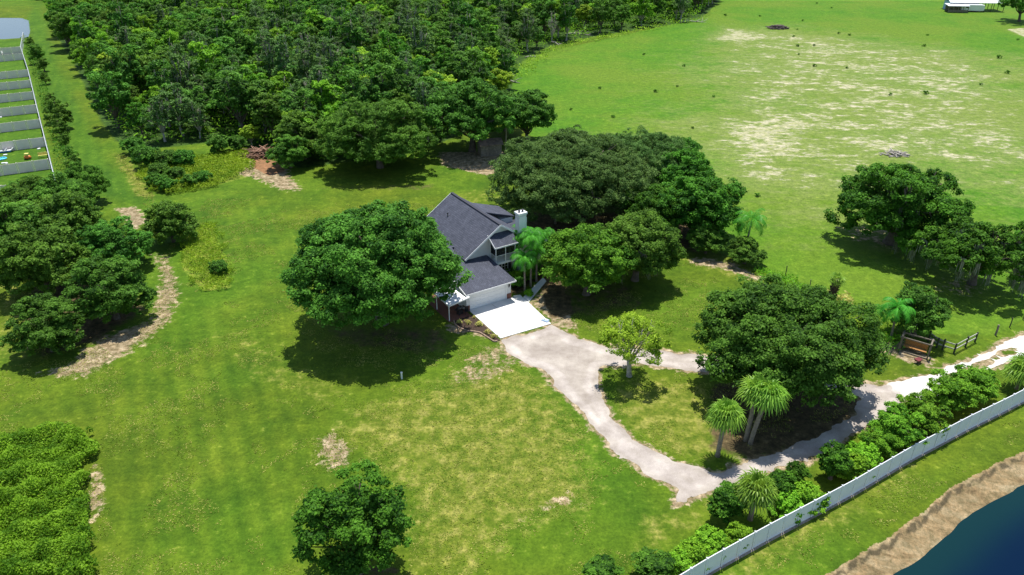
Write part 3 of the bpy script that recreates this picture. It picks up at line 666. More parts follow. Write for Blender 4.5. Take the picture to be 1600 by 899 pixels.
# --- palms
def fan_palm(seed, h, lean, nleaf=40, pet=1.25, blade=1.05, mat='palm', bark='palmbark', tr=0.2, name='fan_palm', boots=False, droop=1.0):
    rng = np.random.default_rng(seed); root = thing(name, None, None)
    top = np.array([lean[0], lean[1], h]); mb = MB()
    k = 9; pts = [top * [(i / k) ** 1.3, (i / k) ** 1.3, i / k] for i in range(k + 1)]; pts[0] = np.array([0, 0, -0.2])
    rad = [tr * 1.35] + [tr * (1.0 + 0.06 * (i % 2)) for i in range(k)]
    if boots: rad = [tr * 1.1] + [tr * (1.2 + 0.8 * i / k) for i in range(k)]
    mb.tube(pts, rad, 9)
    if boots:
        for i in range(150):
            z = rng.uniform(.15, 1) * h; a = rng.uniform(0, 6.3); d = np.array([math.cos(a), math.sin(a), 0]); c0 = top * [z / h, z / h, 1] * [1, 1, 0] + [0, 0, z]
            r = tr * (1.2 + 0.8 * z / h); mb.bar(c0 + d * r * .8, c0 + d * (r + .14) + [0, 0, .16], 0.09, 0.04)
    t = mb.build('trunk', M[bark], root, True)
    qs, ts = [], []
    for i in range(nleaf):
        el = math.asin(1 - 1.45 * ((i + .5) / nleaf)); az = i * 2.39996 + rng.uniform(-.2, .2)
        el += rng.uniform(-.12, .12); d = np.array([math.cos(az) * math.cos(el), math.sin(az) * math.cos(el), math.sin(el)])
        pl = pet * rng.uniform(.6, 1.15); side = np.array([-math.sin(az), math.cos(az), 0]); hub = top + d * pl * 0.75
        qs.append(np.stack([top - side * .02, hub - side * .02, hub + side * .02, top + side * .02])[None]); ts.append([0.8])
        upv = np.cross(d, side); upv = upv if upv[2] > 0 else -upv; tint = rng.uniform(.25, .75)
        ns = 13
        for j in range(ns):
            a = (j / (ns - 1) - .5) * 4.3; dr = d * math.cos(a) + side * math.sin(a) ; L = blade * (0.72 + 0.28 * math.cos(a * .6)) * rng.uniform(.85, 1.1)
            wd = np.cross(dr, upv); wd /= np.linalg.norm(wd); p0 = hub; p1 = hub + dr * L * .55 + upv * .05; p2 = hub + dr * L * 1.0 - np.array([0, 0, 1]) * L * .34 * droop * rng.uniform(.4, 1.7)
            w1 = L * .06; tt = tint + rng.uniform(-.2, .2)
            qs.append(np.stack([p0 - wd * .015, p1 - wd * w1, p1 + wd * w1, p0 + wd * .015])[None]); ts.append([tt])
            qs.append(np.stack([p1 - wd * w1, p2 - wd * .01, p2 + wd * .01, p1 + wd * w1])[None]); ts.append([tt + .1])
    link(bpy.data.objects.new('crown', quadmesh('crown', np.vstack(qs), M[mat], np.concatenate(ts))), root); return root
def queen_palm(seed, h, lean, nf=15, fl=2.6, name='feather_palm', mat='queen', bark='palmbark', tr=0.13):
    rng = np.random.default_rng(seed); root = thing(name, None, None); top = np.array([lean[0], lean[1], h]); mb = MB(); k = 7
    pts = [top * [(i / k) ** 1.3, (i / k) ** 1.3, i / k] for i in range(k + 1)]; pts[0] = np.array([0, 0, -0.2])
    mb.tube(pts, [tr * 1.4] + [tr] * (k - 2) + [tr * .85, tr * .6], 8); mb.build('trunk', M[bark], root, True)
    qs, ts = [], []
    for i in range(nf):
        az = i * 2.39996; el0 = R_(78 - 75 * (i / nf)) + rng.uniform(-.1, .1); h_ = np.array([math.cos(az), math.sin(az), 0]); L = fl * rng.uniform(.85, 1.1)
        side = np.array([-math.sin(az), math.cos(az), 0]); p = top.copy(); el = el0; n = 20; tint = rng.uniform(.2, .8)
        for j in range(n):
            st = L / n; d = h_ * math.cos(el) + np.array([0, 0, math.sin(el)]); q = p + d * st; el -= (2.0 + 0.8 * rng.uniform()) / n * (0.6 + j / n)
            qs.append(np.stack([p - side * .02, q - side * .02, q + side * .02, p + side * .02])[None]); ts.append([.9])
            if j > 2:
                ll = 0.62 * math.sin(math.pi * min(1, (j + 2) / (n + 3))) ** .6
                for s in (-1, 1):
                    for e in range(2):
                        o_ = p + d * st * e * .5; tip = o_ + side * s * ll * rng.uniform(.6, .95) + d * ll * .45 - np.array([0, 0, ll * rng.uniform(.35, .75)]); wv = d * .035
                        qs.append(np.stack([o_ - wv, tip - wv * .3, tip + wv * .3, o_ + wv])[None]); ts.append([tint + rng.uniform(-.2, .2)])
            p = q
    link(bpy.data.objects.new('crown', quadmesh('crown', np.vstack(qs), M[mat], np.concatenate(ts))), root); return root
def put(o, px, py, label, cat='palm', group=None, rot=0, xy=None, scale=None):
    x, y = xy if xy is not None else G(px, py); o.location = (x, y, 0); o.rotation_euler = (0, 0, rot)
    if scale: o.scale = (scale,) * 3
    tag(o, label, cat, group); return o
put(fan_palm(31, 4.7, (0.15, 0.1), 50, 1.15, 1.05, droop=1.5), 1121, 713, 'straight fan palm standing forward on the driveway island')
put(fan_palm(32, 5.5, (0.9, 0.3), 50, 1.2, 1.1, droop=1.5), 1172, 694, 'leaning fan palm nearest the big oak, trunk slanting right')
put(fan_palm(33, 5.3, (0.4, 0.5), 34, 1.3, 1.1), 1165, 689, 'second trunk of the fan palm pair, half hidden under its neighbour')
put(fan_palm(34, 3.3, (0.0, 0.0), 50, 1.2, 1.1, droop=1.3), 1172, 812, 'short bushy fan palm beside the white fence')
put(fan_palm(35, 2.4, (0.0, 0.0), 46, 1.3, 1.2, droop=1.5), 1588, 608, 'fan palm behind the white fence near the right photo edge')
put(fan_palm(36, 3.6, (0.25, 0.1), 16, .8, .7, bark='darkbark', tr=.26, boots=True), 1296, 478, 'stubby palm with a dark booted trunk above cream foliage')
for x, y, h, l_, s, lb in [(798, 431, 5.2, (.2, .1), 1, 'feather palm in front of the screened balcony'), (820, 455, 4.6, (-.1, .1), 2, 'shortest feather palm, nearest the concrete apron'),
                        (829, 448, 6.8, (.1, .2), 3, 'tallest feather palm right of the chimney'), (838, 440, 4.4, (0, .1), 4, 'feather palm closest to the walkway'),
                        (812, 432, 6.0, (.3, .2), 5, 'feather palm just below the chimney'), (846, 428, 5.6, (.2, 0), 6, 'feather palm under the edge of the fresh green oak')]:
    put(queen_palm(40 + s, h, l_, 17, 2.3), x, y, lb, group='feather palms in the front bed')
put(queen_palm(50, 5.2, (.3, 0), 20, 3.2), 1163, 400, 'feather palm rising from a round shrub on the fence line', rot=.5)
put(queen_palm(51, 2.6, (.1, 0), 14, 2.0), 1358, 517, 'small feather palm left of the dense round tree')
put(queen_palm(52, 4.2, (-.2, 0), 14, 2.6), 1391, 531, 'feather palm touching the dense round tree')
put(queen_palm(53, 5.5, (.2, 0), 14, 2.4), 790, 240, 'feather palm by the small shed')
put(queen_palm(54, 6.5, (.2, 0), 14, 2.6), 868, 350, 'feather palm poking out of the grey-green oak')
place_tree(bushy, 1163, 412, 'round shrub at the foot of the feather palm on the fence line', (0.5, 0.5, 0.42), cat='shrub', name='shrub')
# cream-leaved ginger below the booted palm
def clump_mesh(seed, pts, leaf, n, h, mat, name, spread=.35):
    rng = np.random.default_rng(seed); pts = np.asarray(pts); i = rng.integers(0, len(pts), n)
    P = np.column_stack([pts[i] + rng.normal(size=(n, 2)) * spread, rng.uniform(.05, 1, n) ** .7 * h]); N = unit(rng.normal(size=(n, 3)) * .6 + [0, 0, .8])
    return quadmesh(name, leafquads(rng, P, N, leaf * rng.uniform(.6, 1.4, n), .35), M[mat], rng.uniform(0, 1, n))
o = link(bpy.data.objects.new('ginger_plant', clump_mesh(3, [G(*q) for q in ((1284, 472), (1290, 468), (1306, 478), (1315, 482), (1322, 482), (1318, 474))], .55, 420, 1.3, 'cream', 'ginger_plant', .4)))
tag(o, 'cream and yellow leafed plant around the booted palm', 'plant')

# --- shrubs and trees along the white fence
hs = make_tree(60, 2.2, 4.4, 0.3, 0.20, 13000, 'fencegreen', 'tree', lobes=18, lobe_r=0.26, clumps=10, clump_r=0.42, irr=0.34, zmin=-0.6)
col = make_tree(61, 1.25, 4.2, 0.2, 0.20, 7500, 'deep', 'tree', lobes=14, lobe_r=0.42, clumps=9, clump_r=0.36, irr=0.2, zmin=-0.8)
low = make_tree(62, 1.3, 1.9, 0.05, 0.17, 6000, 'bright', 'shrub', lobes=12, lobe_r=0.4, clumps=8, clump_r=0.33, irr=0.2, zmin=-0.5)
FG = 'trees and shrubs along the white fence'
for i, (pr, x, y, s, lb) in enumerate([
    (hs, 1392, 692, (1.0, 1.0, .85), 'bright green tree over the white fence, lowest of the row'), (hs, 1432, 672, (.95, .95, .85), 'bright green tree over the fence between two others in mid row'),
    (hs, 1478, 640, (1.05, 1.05, .9), 'bright green tree by the fence opposite the white gravel tracks'), (hs, 1518, 622, (1.0, 1.0, .8), 'bright green tree by the fence just left of the fan palm at the right edge'),
    (hs, 1370, 710, (.7, .7, .6), 'small light tree leaning on the fence below the row of bright trees'),
    (col, 1297, 748, (1.05, 1.05, 1.0), 'dark columnar tree standing alone against the white fence'), (col, 1240, 765, (.75, .75, .8), 'slim dark columnar tree with a forked top'),
    (col, 1213, 782, (.95, .95, .85), 'dark columnar tree immediately right of the bushy fan palm'), (col, 1133, 812, (1.1, 1.1, .95), 'dark upright tree immediately left of the bushy fan palm'),
    (col, 1020, 903, (1.15, 1.15, .6), 'dark bushy tree at the bottom edge near the fence end'), (col, 938, 908, (1.0, 1.0, .5), 'dark bush at the bottom edge, farthest from the fence'),
    (low, 1082, 878, 1.05, 'light green bush against the fence near the bottom edge'), (low, 1108, 862, 1.1, 'rounded bush against the fence, second from the bottom'), (low, 1060, 893, .9, 'low bush at the very bottom of the fence'),
    (low, 1150, 848, .9, 'small bush under the bushy fan palm'), (low, 1226, 800, 1.1, 'low light green bush below the slim columnar tree'), (low, 1258, 790, 1.15, 'low spreading bush between the two dark columnar trees'),
    (low, 1330, 742, 1.2, 'feathery light bush right of the lone columnar tree'), (low, 1345, 728, 1.2, 'feathery bush below the smallest of the bright fence trees')]):
    first = i in (0, 5, 11)
    place_tree(pr, x, y, lb, s, rot=i * 1.1, group=FG, first=first, cat='shrub' if pr is low else 'tree')

# --- dense wood: individual trees near, one stuff object far
protos = []
for i, (mt, R, H, bk, tw) in enumerate([('oak', 4.2, 11.5, 'bark', 0), ('olive', 4.0, 10.5, 'bark', 0), ('bright', 3.4, 10.5, 'palebark', 0), ('grey', 3.4, 12.0, 'palebark', 5), ('deep', 4.2, 12.0, 'bark', 0), ('oak', 2.8, 14.0, 'palebark', 1), ('yellow', 3.0, 8.5, 'palebark', 0), ('grey', 2.2, 10.5, 'palebark', 7)]):
    protos.append(make_tree(70 + i, R, H, 1.6, 0.42, (7000 if mt != 'grey' else 2900) if i < 7 else 160, mt, 'tree', bark=bk, twigs=tw, lobes=13, lobe_r=0.33, clumps=9, clump_r=0.75, irr=0.24, zmin=-0.55, open_=.3))
LB = ['mid-green rounded tree in the dense wood', 'olive-green tree in the dense wood', 'bright green tree in the dense wood', 'thin grey-green tree with bare pale branches in the dense wood', 'very dark tree in the dense wood', 'tall narrow mid-green tree in the dense wood', 'low yellow-green tree in the dense wood', 'dead pale leafless tree in the dense wood']
rng = np.random.default_rng(77)
cand = []
sp = 6.2; xx = np.arange(-300, 130, sp); yy = np.arange(110, 500, sp * .9)
for j, y in enumerate(yy):
    for x in xx: cand.append((x + (j % 2) * sp / 2 + rng.uniform(-2.1, 2.1), y + rng.uniform(-2.1, 2.1)))
cand = np.array(cand); dd_ = sdf(cand, forest)
holes = [(GP([(530, 32), (570, 30), (565, 58), (530, 55)]))]
ok = (dd_ < -1.0)
for h_ in holes: ok &= ~inside(cand, h_)
# a thinner, grassy belt between wood and pasture on the right
belt = GP([(800, 130), (815, 95), (850, 75), (960, 52), (1095, 28), (1080, 10), (940, 30), (830, 50), (780, 100)])
thin = inside(cand, belt) & (rng.random(len(cand)) < 0.45); ok &= ~thin
# far side: keep what can be seen
cand = cand[ok]; vis = np.abs(cand[:, 0]) < cand[:, 1] * 0.74 + 25
cand = cand[vis]; order = np.argsort(cand[:, 1] + 0.08 * np.abs(cand[:, 0])); cand = cand[order]
kinds = rng.choice(8, len(cand), p=[.25, .13, .25, .06, .08, .11, .10, .02])
zone = vnoise(cand, 0.03, 9); kinds = np.where((zone > .6) & (rng.random(len(cand)) < .22), 3, kinds)
NEAR = 290; used = set(); EL = GP(forest_px[:7]); EF = GP(forest_px[6:15]); EP = GP(forest_px[14:])
for i in range(min(NEAR, len(cand))):
    k = int(kinds[i]); s = rng.uniform(.68, 1.32); edge_ = sdf(cand[i:i + 1], forest)[0] > -6
    if edge_: s *= .85
    x_, y_ = cand[i]; dl = line_dist(cand[i:i + 1], EL)[0]; df = line_dist(cand[i:i + 1], EF)[0]; dp = line_dist(cand[i:i + 1], EP)[0]
    if min(dl, df, dp) < 8: zn = 'on the left edge of the dense wood' if dl == min(dl, df, dp) else ('in the front row of the dense wood' if df == min(dl, df, dp) else 'on the pasture edge of the dense wood')
    else: zn = 'inside the left part of the dense wood' if x_ < -75 else ('inside the middle of the dense wood' if x_ < -35 else 'inside the right part of the dense wood')
    lb = LB[k].replace('in the dense wood', zn); g_ = lb.replace(' tree', ' trees', 1)
    place_tree(protos[k], 0, 0, lb, (s, s, s * rng.uniform(.85, 1.12)), rot=rng.uniform(0, 6.3), group=g_, first=k not in used, xy=cand[i]); used.add(k)
for k in range(8):
    if k not in used:
        for ch in list(protos[k].children): bpy.data.objects.remove(ch)
        bpy.data.objects.remove(protos[k])
far = cand[NEAR:]
print('forest', len(cand), 'far', len(far))
pm = bpy.data.meshes.new('far_wood'); pm.from_pydata([(x, y, 0) for x, y in far], [], [])
a = pm.attributes.new('kind_i', 'INT', 'POINT'); a.data.foreach_set('value', kinds[NEAR:].astype(np.int32))
a = pm.attributes.new('sc_', 'FLOAT', 'POINT'); a.data.foreach_set('value', rng.uniform(.8, 1.2, len(far)).astype(np.float32))
fo = link(bpy.data.objects.new('far_wood', pm)); tag(fo, 'far part of the dense wood running off the top of the photo', 'wood', kind='stuff')
ng = bpy.data.node_groups.new('far_wood', 'GeometryNodeTree'); ng.interface.new_socket('Geometry', in_out='INPUT', socket_type='NodeSocketGeometry'); ng.interface.new_socket('Geometry', in_out='OUTPUT', socket_type='NodeSocketGeometry')
gi = ng.nodes.new('NodeGroupInput'); go = ng.nodes.new('NodeGroupOutput'); gl_ = ng.links
# one Instance-on-Points per kind
join = ng.nodes.new('GeometryNodeJoinGeometry')
na = ng.nodes.new('GeometryNodeInputNamedAttribute'); na.data_type = 'INT'; na.inputs[0].default_value = 'kind_i'
ns = ng.nodes.new('GeometryNodeInputNamedAttribute'); ns.data_type = 'FLOAT'; ns.inputs[0].default_value = 'sc_'
rv = ng.nodes.new('FunctionNodeRandomValue'); rv.data_type = 'FLOAT_VECTOR'; rv.inputs[0].default_value = (0, 0, 0); rv.inputs[1].default_value = (0, 0, 6.28)
for k in sorted(used):
    jn = ng.nodes.new('GeometryNodeJoinGeometry')
    for ch in protos[k].children:
        oi = ng.nodes.new('GeometryNodeObjectInfo'); oi.transform_space = 'ORIGINAL'; oi.inputs['Object'].default_value = ch; gl_.new(oi.outputs['Geometry'], jn.inputs[0])
    gti = ng.nodes.new('GeometryNodeGeometryToInstance'); gl_.new(jn.outputs[0], gti.inputs[0])
    ip = ng.nodes.new('GeometryNodeInstanceOnPoints'); gl_.new(gi.outputs[0], ip.inputs['Points']); gl_.new(gti.outputs[0], ip.inputs['Instance'])
    cp = ng.nodes.new('FunctionNodeCompare'); cp.data_type = 'INT'; cp.operation = 'EQUAL'
    ii_ = [s_ for s_ in cp.inputs if s_.type == 'INT']; gl_.new([s_ for s_ in na.outputs if s_.type == 'INT'][0], ii_[0]); ii_[1].default_value = k
    gl_.new(cp.outputs[0], ip.inputs['Selection']); gl_.new([s_ for s_ in ns.outputs if s_.type == 'VALUE'][0], ip.inputs['Scale']); gl_.new(rv.outputs[0], ip.inputs['Rotation'])
    gl_.new(ip.outputs[0], join.inputs[0])
gl_.new(join.outputs[0], go.inputs[0])
for nd in list(ng.nodes):
    if not any(s_.is_linked for s_ in list(nd.inputs) + list(nd.outputs)) and nd not in (gi, go): ng.nodes.remove(nd)
md = fo.modifiers.new('scatter', 'NODES'); md.node_group = ng

def scatter_leaves(name, f, bb, n, leaf, h, mat, seed, label, cat, asp=.5, clump=1.0, zpow=.8, kind='stuff', upr=.8):
    """leafy cover inside f(P)<0; height follows a lumpy noise"""
    rng = np.random.default_rng(seed); P = np.column_stack([rng.uniform(bb[0], bb[2], n * 3), rng.uniform(bb[1], bb[3], n * 3)]); P = P[f(P) < 0][:n]
    hh = h * (0.35 + 0.9 * vnoise(P, clump, seed) * (0.6 + .8 * vnoise(P, clump * .3, seed + 1))); m_ = len(P)
    z = hh * rng.uniform(.25, 1, m_) ** zpow; N = unit(rng.normal(size=(m_, 3)) * .55 + [0, 0, upr])
    T = np.clip(.25 + .9 * (vnoise(P, clump * 1.3, seed + 2) - .3) + rng.uniform(-.2, .2, m_), 0, 1)
    o = link(bpy.data.objects.new(name, quadmesh(name, leafquads(rng, np.column_stack([P, z]), N, leaf * rng.uniform(.6, 1.4, m_), asp), M[mat], T)))
    tag(o, label, cat, kind=kind); return o
scatter_leaves('undergrowth', lambda P: sdf(P, forest) + 1.0, (-240, 110, 120, 380), 120000, .60, 2.8, 'bright', 3, 'undergrowth filling the floor of the dense wood', 'undergrowth', clump=.3)
brush_poly = GP([(-60, 684), (40, 682), (95, 676), (140, 682), (152, 700), (140, 730), (133, 765), (140, 820), (148, 860), (152, 910), (-60, 920)])
scatter_leaves('bramble_thicket', lambda P: sdf(P, brush_poly) + (vnoise(P, 1.2, 4) - .5) * 1.2, (-60, 36, -20, 62), 120000, .19, 1.7, 'bright', 8, 'dense knee-high green bramble thicket in the lower left corner', 'ground cover', clump=.9, asp=.6)
weed_poly = GP([(288, 372), (330, 350), (345, 372), (352, 410), (362, 440), (345, 456), (318, 455), (300, 430), (283, 415)])
scatter_leaves('tall_weeds', lambda P: sdf(P, weed_poly) + (vnoise(P, .9, 4) - .5) * 2.5, (-62, 80, -35, 112), 16000, .34, .8, 'weed', 12, 'yellow-green tall weeds around the single bushy tree', 'weeds', asp=.22, clump=.8, upr=.2)
weed2 = GP([(285, 250), (390, 236), (400, 262), (385, 275), (300, 300), (235, 300), (210, 265)])
scatter_leaves('tall_weeds', lambda P: sdf(P, weed2) + (vnoise(P, .6, 5) - .5) * 4, (-85, 110, -35, 150), 26000, .42, 1.1, 'weed', 14, 'green weeds and vines between the thicket and the brush pile', 'weeds', asp=.3, clump=.5, upr=.4)
strip3 = GP([(182, 245), (192, 243), (225, 290), (243, 325), (236, 330), (214, 300)])
scatter_leaves('dry_grass', lambda P: sdf(P, strip3) + (vnoise(P, .8, 6) - .5) * 1.5, (-95, 105, -50, 150), 7000, .4, .6, 'straw', 15, 'pale dry grass strip below the wood edge', 'grass', asp=.15, clump=.8, upr=.1)
fl = GP([(1185, 425), (1230, 440), (1262, 455), (1290, 470), (1340, 490), (1372, 512), (1400, 545)])
scatter_leaves('fence_line_weeds', lambda P: line_dist(P, fl) - 1.0 + (vnoise(P, .7, 7) - .5) * 1.6, (25, 66, 62, 98), 17000, .3, .9, 'bright', 16, 'leafy weeds growing along the wire fence', 'weeds', asp=.4, clump=.7, upr=.5)
bl2 = GP([(800, 128), (850, 88), (905, 68), (980, 52), (1100, 30)])
scatter_leaves('fence_line_weeds', lambda P: line_dist(P, bl2) - 2.2 + (vnoise(P, .2, 8) - .5) * 5, (-5, 180, 125, 330), 14000, .6, 1.6, 'yellow', 17, 'rough weeds at the foot of the wood along the pasture', 'weeds', asp=.4, clump=.25, upr=.5)
lot_hedge = [(-155.0, 249.0), (-143.4, 231.0), (-124.4, 201.0), (-103, 166.0), (-88, 142), (-75.5, 121)]
scatter_leaves('vine_hedge', lambda P: line_dist(P, np.array(lot_hedge)) - 1.1 + (vnoise(P, .5, 9) - .5) * .8, (-165, 115, -70, 252), 34000, .36, 2.0, 'deep', 18, 'dark vine hedge running outside the back-yard fence', 'hedge', clump=.6, kind=None)

# young trees along the mown strip
sap = make_tree(90, 1.7, 4.2, 0.5, 0.30, 2600, 'olive', 'tree', lobes=11, lobe_r=0.34, clumps=7, clump_r=.5, irr=.25, zmin=-.6)
for i, (x, y, s, lb) in enumerate([(50, 75, .8, 'first young tree beyond the top of the back-yard fence'), (62, 100, 1.3, 'largest young tree in the upper part of the strip'), (56, 88, .9, 'young tree just above the largest in the upper strip'), (70, 112, .9, 'young tree just below the largest upper one'),
        (72, 132, .75, 'sparse young tree halfway down the strip'), (82, 165, .7, 'thin young tree above the two dark ones'), (90, 192, 1.25, 'dark young tree, upper of the two beside the white boxes'), (103, 202, 1.3, 'dark young tree, lower of the two beside the white boxes'), (98, 214, .9, 'small tree directly below the two dark ones'),
        (104, 230, .65, 'small round sapling in the lower strip'), (112, 252, .7, 'thin sapling near the grove'), (120, 268, .8, 'last sapling before the grove')]):
    place_tree(sap, x, y, lb, s, group='young trees along the mown strip', first=i == 0)

M['turf'] = leaf_mat('leaf_turf', (0.085, 0.175, 0.008), (0.42, 0.40, 0.10), trans=0.15)
lawn_poly = GP([(-40, 600), (20, 430), (190, 560), (250, 400), (330, 300), (690, 290), (690, 480), (700, 500), (780, 535), (870, 620), (960, 707), (1050, 770), (1110, 780), (1130, 800), (1040, 870), (1000, 905), (-40, 905)])
isl_poly = np.vstack([island])
berm = GP([(1130, 895), (1215, 848), (1425, 730), (1600, 640), (1600, 695), (1500, 748), (1400, 822), (1290, 893)])
side_lawn = GP([(870, 500), (1060, 400), (1190, 440), (1100, 540), (960, 535)])
dpoly = [GP(q) for q in ([(490, 680), (530, 672), (560, 700), (545, 730), (510, 740), (486, 715)], [(240, 395), (262, 400), (282, 455), (268, 500), (215, 545), (130, 590), (90, 575), (150, 540), (235, 500), (250, 440)], [(690, 590), (720, 540), (800, 540), (830, 570), (790, 590), (740, 610)], [(140, 720), (160, 725), (165, 790), (145, 830), (134, 790)])]
dryp = GP([(500, 700), (560, 640), (700, 590), (800, 560), (860, 600), (900, 660), (930, 770), (900, 800), (800, 830), (740, 899), (640, 899), (640, 780), (560, 700)])
def f_turf(P):
    d = np.minimum(np.minimum(sdf(P, lawn_poly), sdf(P, isl_poly)), np.minimum(sdf(P, berm), sdf(P, side_lawn)))
    dn = 0.46 + 0.30 * (sdf(P, dryp) < 0) + sum(0.5 * (sdf(P, q) < 0) for q in dpoly) * 1.0
    keep = (vnoise(P, .35, 61) * .6 + vnoise(P, 1.1, 62) * .4) < dn * 0.95
    return np.where(keep & (d < -.3) & (f_drive(P) > .3), -1.0, 1.0)
scatter_leaves('grass_tufts', f_turf, (-62, 38, 60, 115), 120000, .16, .045, 'turf', 19, 'coarse grass tufts and thatch scattered over the lawns', 'grass', asp=.35, clump=.8, upr=.9)
# small shrubs dotted over the pasture
tuft = make_tree(92, .42, .6, .02, .2, 160, 'deep', 'shrub', lobes=6, lobe_r=.45, clumps=4, clump_r=.17, zmin=-.3)
for ch in list(tuft.children):
    if ch.name.startswith('trunk'): bpy.data.objects.remove(ch)
for i, (x, y, s) in enumerate([(937, 139, 1), (1024, 144, 1.2), (1069, 104, 1), (1006, 86, 1), (1133, 25, 1.4), (1187, 26, 1), (1246, 73, 1.3), (1272, 72, 1), (1240, 58, 1), (1310, 53, 1.1), (1327, 56, 1.2), (1272, 104, 1.2), (1323, 107, .9), (1254, 33, 1), (1299, 13, 1), (1444, 73, 1.3), (1449, 56, 1), (1446, 147, 1.4), (1391, 149, 1), (1532, 133, 1), (1574, 115, 1.4), (1560, 91, 1.6), (1590, 63, 1), (1183, 307, 1), (1150, 319, .8), (958, 184, 1), (892, 172, .8), (1082, 201, .8), (1115, 152, .8), (1058, 136, .8), (1276, 6, 1), (1248, 86, .8), (1246, 47, .8)]):
    place_tree(tuft, x, y, 'small dark shrub dotting the open pasture', (s, s, s), group='small shrubs dotted over the pasture', first=i == 0, cat='shrub')

# ------------------------------------------------------------------ the house (local x along the garage door, y back, z up)
HX, HY = G(733, 486); HA = R_(32.2)
def HW(x, y, z=0): return (HX + x * math.cos(HA) - y * math.sin(HA), HY + x * math.sin(HA) + y * math.cos(HA), z)
def HL(px, py, z=0):
    X_, Y_ = G(px, py, z); dx, dy = X_ - HX, Y_ - HY
    return (dx * math.cos(HA) + dy * math.sin(HA), -dx * math.sin(HA) + dy * math.cos(HA))
house = thing('house', 'white two-storey house with dark shingle roof and attached two-car garage', 'house', (HX, HY, 0), HA)
D = 5.0
# walls: garage, main body, right wing, rear wing
gb = MB(); T = 0.15; GZ = 2.62
def wall_poly(mb, pts, nrm, t=T):
    """vertical wall from a polygon of 3D points, thickened against its normal"""
    p = np.array(pts, float); n_ = np.array(nrm, float); q = p - n_ * t; k = len(p)
    f = [tuple(range(k)), tuple(reversed(range(k, 2 * k)))] + [(i, k + i, k + (i + 1) % k, (i + 1) % k) for i in range(k)]
    mb.add(np.vstack([p, q]), f)
mf = (0, -1, 0)
gb.box(-0.35, 0.22, 0, T, 0, GZ); gb.box(5.22, 5.95, 0, T, 0, GZ); gb.box(0.22, 5.22, 0, T, 2.32, GZ)
wall_poly(gb, [(-0.35, T, 0), (-0.35, 8.0, 0), (-0.35, 8.0, 4.6), (-0.35, 7.0, 4.7), (-0.35, T, GZ)], (-1, 0, 0)); wall_poly(gb, [(5.95, T, 0), (5.95, D, 0), (5.95, D, 2.6), (5.95, T, GZ)], (1, 0, 0))
gb.build('garage_wall', M['siding'], house)
mb = MB()
PK, PZ, SL = 7.37, 7.75, math.tan(R_(33.8)); EZ = 4.45; XL, XR = 2.6, 12.1; YB = 17.2
wall_poly(mb, [(XL, D, 0), (XR, D, 0), (XR, D, EZ), (PK, D, PZ - .05), (XL, D, EZ)], mf)
wall_poly(mb, [(XL, YB, 0), (XR, YB, 0), (XR, YB, EZ), (PK, YB, PZ - .05), (XL, YB, EZ)], (0, 1, 0))
mb.box(XL, XL + T, D + .16, YB - .16, 0, EZ - .08); mb.box(XR - T, XR, D + .16, YB - .16, 0, EZ - .08)
mb.build('wall', M['siding'], house)
rw = MB(); rw.box(XR + .01, 15.6, D + 1.6, D + 1.6 + T, 0, 2.9); rw.box(15.45, 15.6, D + 1.76, 14.4, 0, 2.9); rw.box(XR + .01, 15.6, 14.4, 14.4 + T, 0, 2.9); rw.build('wing_wall', M['siding'], house)
# roofs as thick slabs
def roofslab(mb, quad, t=0.16): mb.slab(quad, t)
rf = MB(); ov = 0.45; y0, y1 = D - 0.42, YB + .35
zl = EZ - ov * SL + .12
roofslab(rf, [(XL - ov, y0, zl), (PK, y0, PZ + .12), (PK, y1, PZ + .12), (XL - ov, y1, zl)])
roofslab(rf, [(PK + .002, y0, PZ + .12), (XR + ov, y0, zl), (XR + ov, y1, zl), (PK + .002, y1, PZ + .12)])
roof = rf.build('roof', M['shingle'], house)
rc = MB(); rc.bar((PK, y0, PZ + .15), (PK, y1, PZ + .15), .34, .05); rc.build('ridge_cap', simple('ridge_shingle', (0.035, 0.036, 0.05), .85), roof)
vp = MB(); vx, vy = 4.9, 14.2; vz = PZ + .12 - (PK - vx) * SL; vp.tube([(vx, vy, vz - .1), (vx, vy, vz + .35)], [.06, .06], 8); vp.tube([(vx, vy, vz + .3), (vx, vy, vz + .42)], [.12, .10], 8)
vp.build('vent_pipe', M['black'], roof)
# wing and rear cross gable roofs
wr = MB(); w0, w1 = D + 1.2, 14.9; xm = 16.0
roofslab(wr, [(XR + .03, w0, 4.3 - 1.35), (xm, w0, 2.95), (13.9, (w0 + w1) / 2, 4.55), (XR + .03, (w0 + w1) / 2, 4.55)])
roofslab(wr, [(xm, w0 + .01, 2.95), (xm, w1, 2.95), (13.902, (w0 + w1) / 2, 4.55)])
roofslab(wr, [(XR + .03, (w0 + w1) / 2 + .002, 4.55), (13.9, (w0 + w1) / 2 + .002, 4.55), (xm, w1 + .01, 2.95), (XR + .03, w1 + .01, 2.95)])
wr.build('wing_roof', M['shingle'], house)
rr = MB(); rr.slab([(PK + .6, 12.2, 6.9), (14.2, 12.2, 4.8), (14.2, 16.4, 4.8), (PK + .6, 16.4, 6.9)], .16); rr.build('rear_roof', M['shingle'], house)
rwm = MB(); rwm.box(XR + .02, 14.0, 12.4, 16.2, 2.9, 4.66); rwm.build('rear_wall', M['siding'], house)
